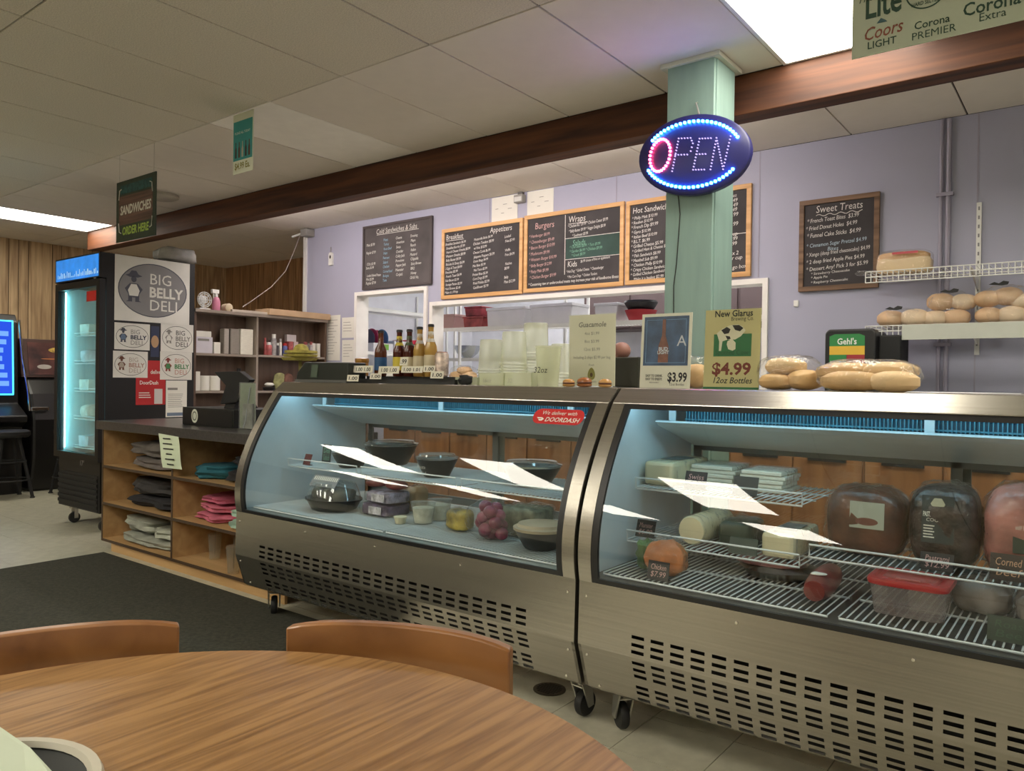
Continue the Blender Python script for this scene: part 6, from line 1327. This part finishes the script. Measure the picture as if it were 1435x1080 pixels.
tag(MB().lathe([(.022, 0), (.03, .03), (.026, .031)], (PY(561, 728, 2.40).x, 2.40, ZD), 16).build('sauce_cup', mat('cream_cup', (.62, .58, .40), .6), smooth=True), 'tiny cream sauce cup at the front of the left case floor', 'cup')
pack('cheese_bag', 'yellow and black bag leaning beside the salad tubs', 'bag', 645, 733, ZD, (.055, .045, .045), 2.46, mat('yellow_bag', (.36, .27, .05), .4, var=.9, scale=14), seed=8)
t, x = pack('onion_bag', 'clear bag of red onions on the left case floor', 'onion bag', 688, 742, ZD, (.05, .045, .05), 2.40, mat('onion_core', (.12, .03, .05), .5), e=.8, film=False, seed=9)
for k in range(13):
    a = k * 2.4; q = .055 * (1 - k / 22); MB().blob((x + q * math.cos(a), 2.40 + q * .8 * math.sin(a), ZD + .030 + .0085 * k), (.029, .028, .026), 1, 12, 8, .03, k).build('red_onion', mat('onion_purple', (.20, .035, .075), .35, var=.3, scale=20), t, smooth=True)
MB().blob((x, 2.40, ZD + .083), (.10, .082, .083), .8, 24, 14, .07, 12, flat=-.082).build('plastic_bag', FILM, t, smooth=True)
pack('salad_box', 'clear box of greens behind the tan lidded bowl', 'salad box', 738, 735, ZD, (.10, .08, .06), 2.58, mat('greens_dull', (.16, .17, .12), .7, var=.6, scale=20), e=.35, seed=10)
lbowl('black bowl with a tan lid at the right front of the left case floor', 758, 785, ZD, .105, .075, mat('tan_lid', (.36, .30, .20), .5), y=2.40)

# ------------------------------------------------------------------ food inside the right case
CH = mat('pale_cheese', (.74, .67, .45), .45, var=.06, scale=5, sss=.1); CHW2 = mat('white_slices', (.70, .68, .58), .5, var=.12, scale=60, stretch=(1, 1, 10))
ZU = .8415; ZL = .6585; ZR = .6955
def cheese_block(label, px0, px1, py, zs, h_, y, L_, m=CH, lab=True):
    a, b_ = PY(px0, py, y).x, PY(px1, py, y).x; t = thing('cheese_block', label, 'cheese', ((a + b_) / 2, y + L_ / 2, zs), 'cheese in the right case')
    B(a, b_, y, y + L_, zs, zs + h_).build('cheese', m, t, bevel=.014); B(a - .002, b_ + .002, y - .002, y + L_ + .002, zs, zs + h_ + .002).build('plastic_wrap', FILM, t, bevel=.015)
    if lab: B(a + .02, b_ - .02, y + L_ * .3, y + L_ * .75, zs + h_ + .0025, zs + h_ + .0035).build('label', mat('cheese_label', (.16, .18, .17), .5, var=.6, scale=30), t)
cheese_block('long pale cheese block at the left of the upper shelf', 902, 943, 670, ZU, .088, 2.56, .32)
for k, (px0, px1, y, n_, lb) in enumerate(((966, 1030, 2.70, 5, 'stack of white sliced cheese behind the swiss tag'), (1036, 1100, 2.66, 5, 'stack of white sliced cheese behind the second black tag'))):
    a, b_ = PY(px0, 670, y).x, PY(px1, 670, y).x; t = thing('cheese_slices', lb, 'cheese', ((a + b_) / 2, y + .1, ZU), 'cheese in the right case')
    for j in range(n_): B(a + .006 * ((j * 7) % 3), b_ - .006 * ((j * 5) % 3), y + .004 * (j % 2), y + .18, ZU + j * .015, ZU + j * .015 + .014).build('slice_pile', CHW2, t, bevel=.003)
    B(a - .004, b_ + .004, y - .004, y + .19, ZU, ZU + n_ * .015 + .004).build('plastic_wrap', FILM, t, bevel=.01)
tagc('black chalk tag reading swiss on the upper cheese shelf', 973, 680, ZU, .082, .066, 2.56, text=('Swiss',))
tagc('plain black chalk tag right of the swiss tag', 1043, 688, ZU, .085, .066, 2.54, mat('tag_dark', (.045, .045, .042), .6))
# log cheese
x = PY(972, 735, 2.50).x; t = thing('cheese_log', 'round wrapped cheese log on the middle wire shelf', 'cheese', (x, 2.60, ZL), 'cheese in the right case')
MB().lathe([(.030, -.002), (.046, 0), (.050, .01), (.050, .27), (.03, .285)], (x, 2.48, ZL + .051), 28, axis='Y').build('cheese', CH, t, smooth=True)
MB().lathe([(.052, -.004), (.0525, .0), (.0525, .29), (.03, .30)], (x, 2.48, ZL + .053), 28, axis='Y', cap=False).build('plastic_wrap', FILM, t, smooth=True)
cheese_block('pale cheese block with dark label at the right of the middle shelf', 1066, 1113, 770, ZL, .080, 2.48, .28)
pack('cheese_box', 'dark green wrapped cheese between log and pale block', 'cheese', 1040, 745, ZL, (.055, .09, .045), 2.62, mat('dark_green_pack', (.045, .065, .045), .4, var=.4, scale=12), e=.35, seed=5)
tagc('black chalk tag at the left end of the middle shelf', 903, 752, ZL, .075, .062, 2.50, text=('Munster', '$6.99'))
tagc('dark green tag leaning in front of the wrapped cheese', 1040, 775, ZL, .095, .055, 2.46, mat('tag_green', (.025, .045, .03), .5))
# roasts
def roast(label, px0, px1, top, m, y, labelm, tx=None, seed=1, lrect=(.3, .75, .35, .8)):
    a, b_ = PY(px0, 730, y).x, PY(px1, 730, y).x; w_ = b_ - a; H_ = PY((px0 + px1) / 2, top, y).z - ZR
    t = thing('deli_roast', label, 'roast', ((a + b_) / 2, y + .08, ZR), 'roasts on the right shelf')
    MB().blob(((a + b_) / 2, y + .09, ZR + H_ * .47), (w_ / 2, .10, H_ * .52), .62, 30, 18, .025, seed, flat=-H_ * .47, freq=2.5).build('meat', m, t, smooth=True)
    MB().blob(((a + b_) / 2, y + .09, ZR + H_ * .48), (w_ / 2 * 1.03, .105, H_ * .535), .62, 32, 20, .04, seed + 5, flat=-H_ * .479, freq=3.5).build('plastic_wrap', FILM, t, smooth=True)
    fr = (Vector((a, y - .018, ZR)), UX, Vector((0, .08, 1)).normalized()); u0, u1, v0, v1 = lrect
    plate(MB(), fr, w_ * u0, w_ * u1, H_ * v0, H_ * v1, 0, .0008).build('label', labelm, t)
    return t, fr, w_, H_
t, fr, w_, H_ = roast('brown glazed ham roast with a pale label', 1152, 1266, 683, mat('ham_brown', (.10, .038, .02), .3, var=.75, scale=14, bump=.7, bscale=26), 2.52, mat('label_pale', (.42, .45, .38), .5, var=.1), seed=3, lrect=(.36, .78, .42, .80))
poly_on(MB(), fr, ell(w_ * .57, H_ * .52, w_ * .14, H_ * .055, 20), .0015).build('label_picture', mat('label_meat', (.18, .06, .04), .5), t)
t, fr, w_, H_ = roast('dark peppered pastrami with a black label', 1268, 1372, 681, mat('pastrami_black', (.035, .022, .018), .3, var=1.2, scale=26, bump=.8, bscale=40), 2.52, mat('label_charcoal', (.035, .045, .045), .5), seed=5, lrect=(.24, .68, .30, .88))
letters('pale_lettering', [('PASTRAMI BEEF FLAT', w_ * .46, H_ * .62, .02, dict(al='CENTER', fit=w_ * .40, bold=.03)), ('COOKED', w_ * .46, H_ * .56, .014, dict(al='CENTER'))], fr, PAPER, t, .002)
poly_on(MB(), fr, ell(w_ * .46, H_ * .78, w_ * .10, H_ * .08, 6), .002).build('label_emblem', mat('label_cream', (.5, .48, .35), .5), t)
mb = MB(); [plate(mb, fr, w_ * .27, w_ * (.42 - .02 * (k % 2)), H_ * (.50 - k * .035), H_ * (.515 - k * .035), .002, .0002) for k in range(5)]; mb.build('label_lines', PAPER, t)
t, fr, w_, H_ = roast('pink corned beef roast at the right edge', 1375, 1492, 683, mat('corned_pink', (.42, .17, .14), .3, var=.45, scale=12, bump=.6, bscale=22), 2.52, mat('label_forest', (.035, .05, .035), .5), seed=8, lrect=(.40, .72, .28, .72))
letters('pale_lettering', [('CORNED', w_ * .56, H_ * .60, .016, dict(al='CENTER', fit=w_ * .22)), ('BEEF BOTTOM', w_ * .56, H_ * .54, .016, dict(al='CENTER', fit=w_ * .26))], fr, PAPER, t, .002)
tagc('chalk tag reading pastrami in front of the peppered roast', 1312, 790, ZR, .085, .05, 2.47, text=('Pastrami', '$12.99'))
tagc('chalk tag reading corned beef in front of the pink roast', 1412, 800, ZR, .085, .072, 2.47, mat('tag_brown', (.045, .028, .02), .6), ('Corned', 'beef'), tm=mat('orange_chalk', (.6, .35, .22), .9))
# floor of the right case
t, x = pack('chicken_bag', 'wrapped orange seasoned chicken at the left of the right case floor', 'chicken', 932, 815, ZD, (.072, .055, .058), 2.335, mat('orange_chicken', (.48, .15, .035), .45, var=.4, scale=14), e=.85, amp=.08, seed=12)
MB().blob((x - .075, 2.35, ZD + .06), (.035, .05, .05), .9, 14, 10, .15, 4).build('lettuce', mat('lettuce_green', (.05, .12, .03), .6, var=.5, scale=12), t, smooth=True)
tagc('chalk tag reading chicken in front of the orange bag', 921, 832, ZD, .075, .060, 2.262, text=('Chicken', '$7.99'), tilt=.2)
p = PY(1085, 820, 2.56); t = thing('meat_pan', 'shallow steel pan holding a wrapped pink ham', 'pan', (p.x, 2.60, ZD))
MB().lathe([(.10, 0), (.12, .025), (.125, .028), (.115, .025), (.095, .004)], (p.x, 2.60, ZD), 28).build('pan', mat('pan_steel', (.35, .34, .30), .3, .95), t, smooth=True)
o, _ = pack('pink_ham', 'wrapped pink ham lying in the steel pan', 'ham', 1080, 800, ZD + .029, (.115, .085, .016), 2.60, mat('ham_pink', (.34, .13, .12), .4, var=.3, scale=8), e=.8, seed=15)
pack('prosciutto_pack', 'dark wrapped cured meat behind the orange chicken', 'meat pack', 1000, 790, ZD, (.12, .08, .030), 2.76, mat('cured_dark', (.12, .055, .05), .45, var=.6, scale=10), e=.7, seed=17)
p = PZ(1146, 876, ZD); p2 = PY(1165, 820, 2.62); t = thing('salami', 'dark red salami lying on the right case floor', 'salami', (p.x, 2.40, ZD))
d0 = Vector((PY(1140, 870, 2.30).x, 2.30, ZD + .042)); d1 = Vector((PY(1166, 830, 2.56).x - .0, 2.56, ZD + .044)); N = 12
MB().tube([d0.lerp(d1, k / N) for k in range(N + 1)], [.042 * math.sin(math.pi * (.12 + .76 * k / N)) ** .35 for k in range(N + 1)], 18).build('casing', mat('salami_red', (.17, .03, .028), .3, var=.35, scale=14), t, smooth=True)
MB().blob(d0.lerp(d1, .2) + Vector((0, -.0, .040)), (.022, .012, .004), .8, 10, 6, .2, 2).build('wrapper_tear', PAPER, t, smooth=True)
# red lidded tub
a, b_ = PY(1215, 880, 2.36).x, PY(1330, 880, 2.36).x; xm = (a + b_) / 2; hw = (b_ - a) / 2
t = thing('lidded_tub', 'clear plastic tub with a red lid at the front of the right case', 'tub', (xm, 2.43, ZD))
def rrect(hx, hy, r_, n=6): return [(sx * (hx - r_) + r_ * math.cos(q), sy * (hy - r_) + r_ * math.sin(q)) for (sx, sy, q0) in ((1, 1, 0), (-1, 1, .5), (-1, -1, 1), (1, -1, 1.5)) for q in [math.pi * (q0 + .5 * k / n) for k in range(n + 1)]]
def loft(mb, rings):
    n = len(rings[0][0]); vs = []
    for (pts, z, c_) in rings: vs += [(c_[0] + x, c_[1] + y, z) for x, y in pts]
    fs = [(i * n + k, i * n + (k + 1) % n, (i + 1) * n + (k + 1) % n, (i + 1) * n + k) for i in range(len(rings) - 1) for k in range(n)]
    return mb.add(vs, fs + [tuple(range(n))[::-1], tuple(range((len(rings) - 1) * n, len(rings) * n))])
cc = (xm, 2.42); loft(MB(), [(rrect(hw * .86, .075, .03), ZD, cc), (rrect(hw * .95, .086, .03), ZD + .085, cc)]).build('tub', clear('tub_plastic', (.85, .82, .80), 1.45, .1, milky=.3, mcol=(.7, .6, .58)), t, smooth=True)
RL = mat('red_lid', (.42, .02, .025), .3)
loft(MB(), [(rrect(hw * 1.0, .092, .035), ZD + .084, cc), (rrect(hw * 1.02, .094, .035), ZD + .092, cc), (rrect(hw * 1.0, .092, .035), ZD + .100, cc), (rrect(hw * .88, .078, .03), ZD + .102, cc), (rrect(hw * .85, .075, .03), ZD + .094, cc)]).build('lid', RL, t, smooth=True)
loft(MB(), [(rrect(hw * .7, .058, .03), ZD + .094, cc), (rrect(hw * .66, .054, .03), ZD + .1, cc)]).build('lid_panel', mat('red_lid_inner', (.36, .03, .03), .25), t, smooth=True)
B(xm - .03, xm + .03, 2.36, 2.366, ZD + .1005, ZD + .1035).build('lid_bar', mat('lid_emboss', (.5, .12, .12), .3), t)  # raised bar in a paler red than the lid
pack('meat_bag', 'white topped wrapped meat right of the red lidded tub', 'meat pack', 1376, 850, ZD, (.075, .08, .048), 2.56, mat('grey_meat', (.26, .22, .20), .4, var=.5, scale=9), e=.7, seed=31)
pack('meat_bag', 'grey wrapped meat at the right edge of the case floor', 'meat pack', 1470, 865, ZD, (.075, .09, .050), 2.50, mat('grey_meat', (.26, .22, .20), .4, var=.5, scale=9), e=.7, seed=33)
tagc('dark green tag at the right front of the case floor', 1415, 918, ZD, .10, .062, 2.29, mat('tag_green', (.025, .045, .03), .5), ('Roast', 'Beef'), tilt=.25, tm=mat('faint_green_chalk', (.06, .11, .07), .9))
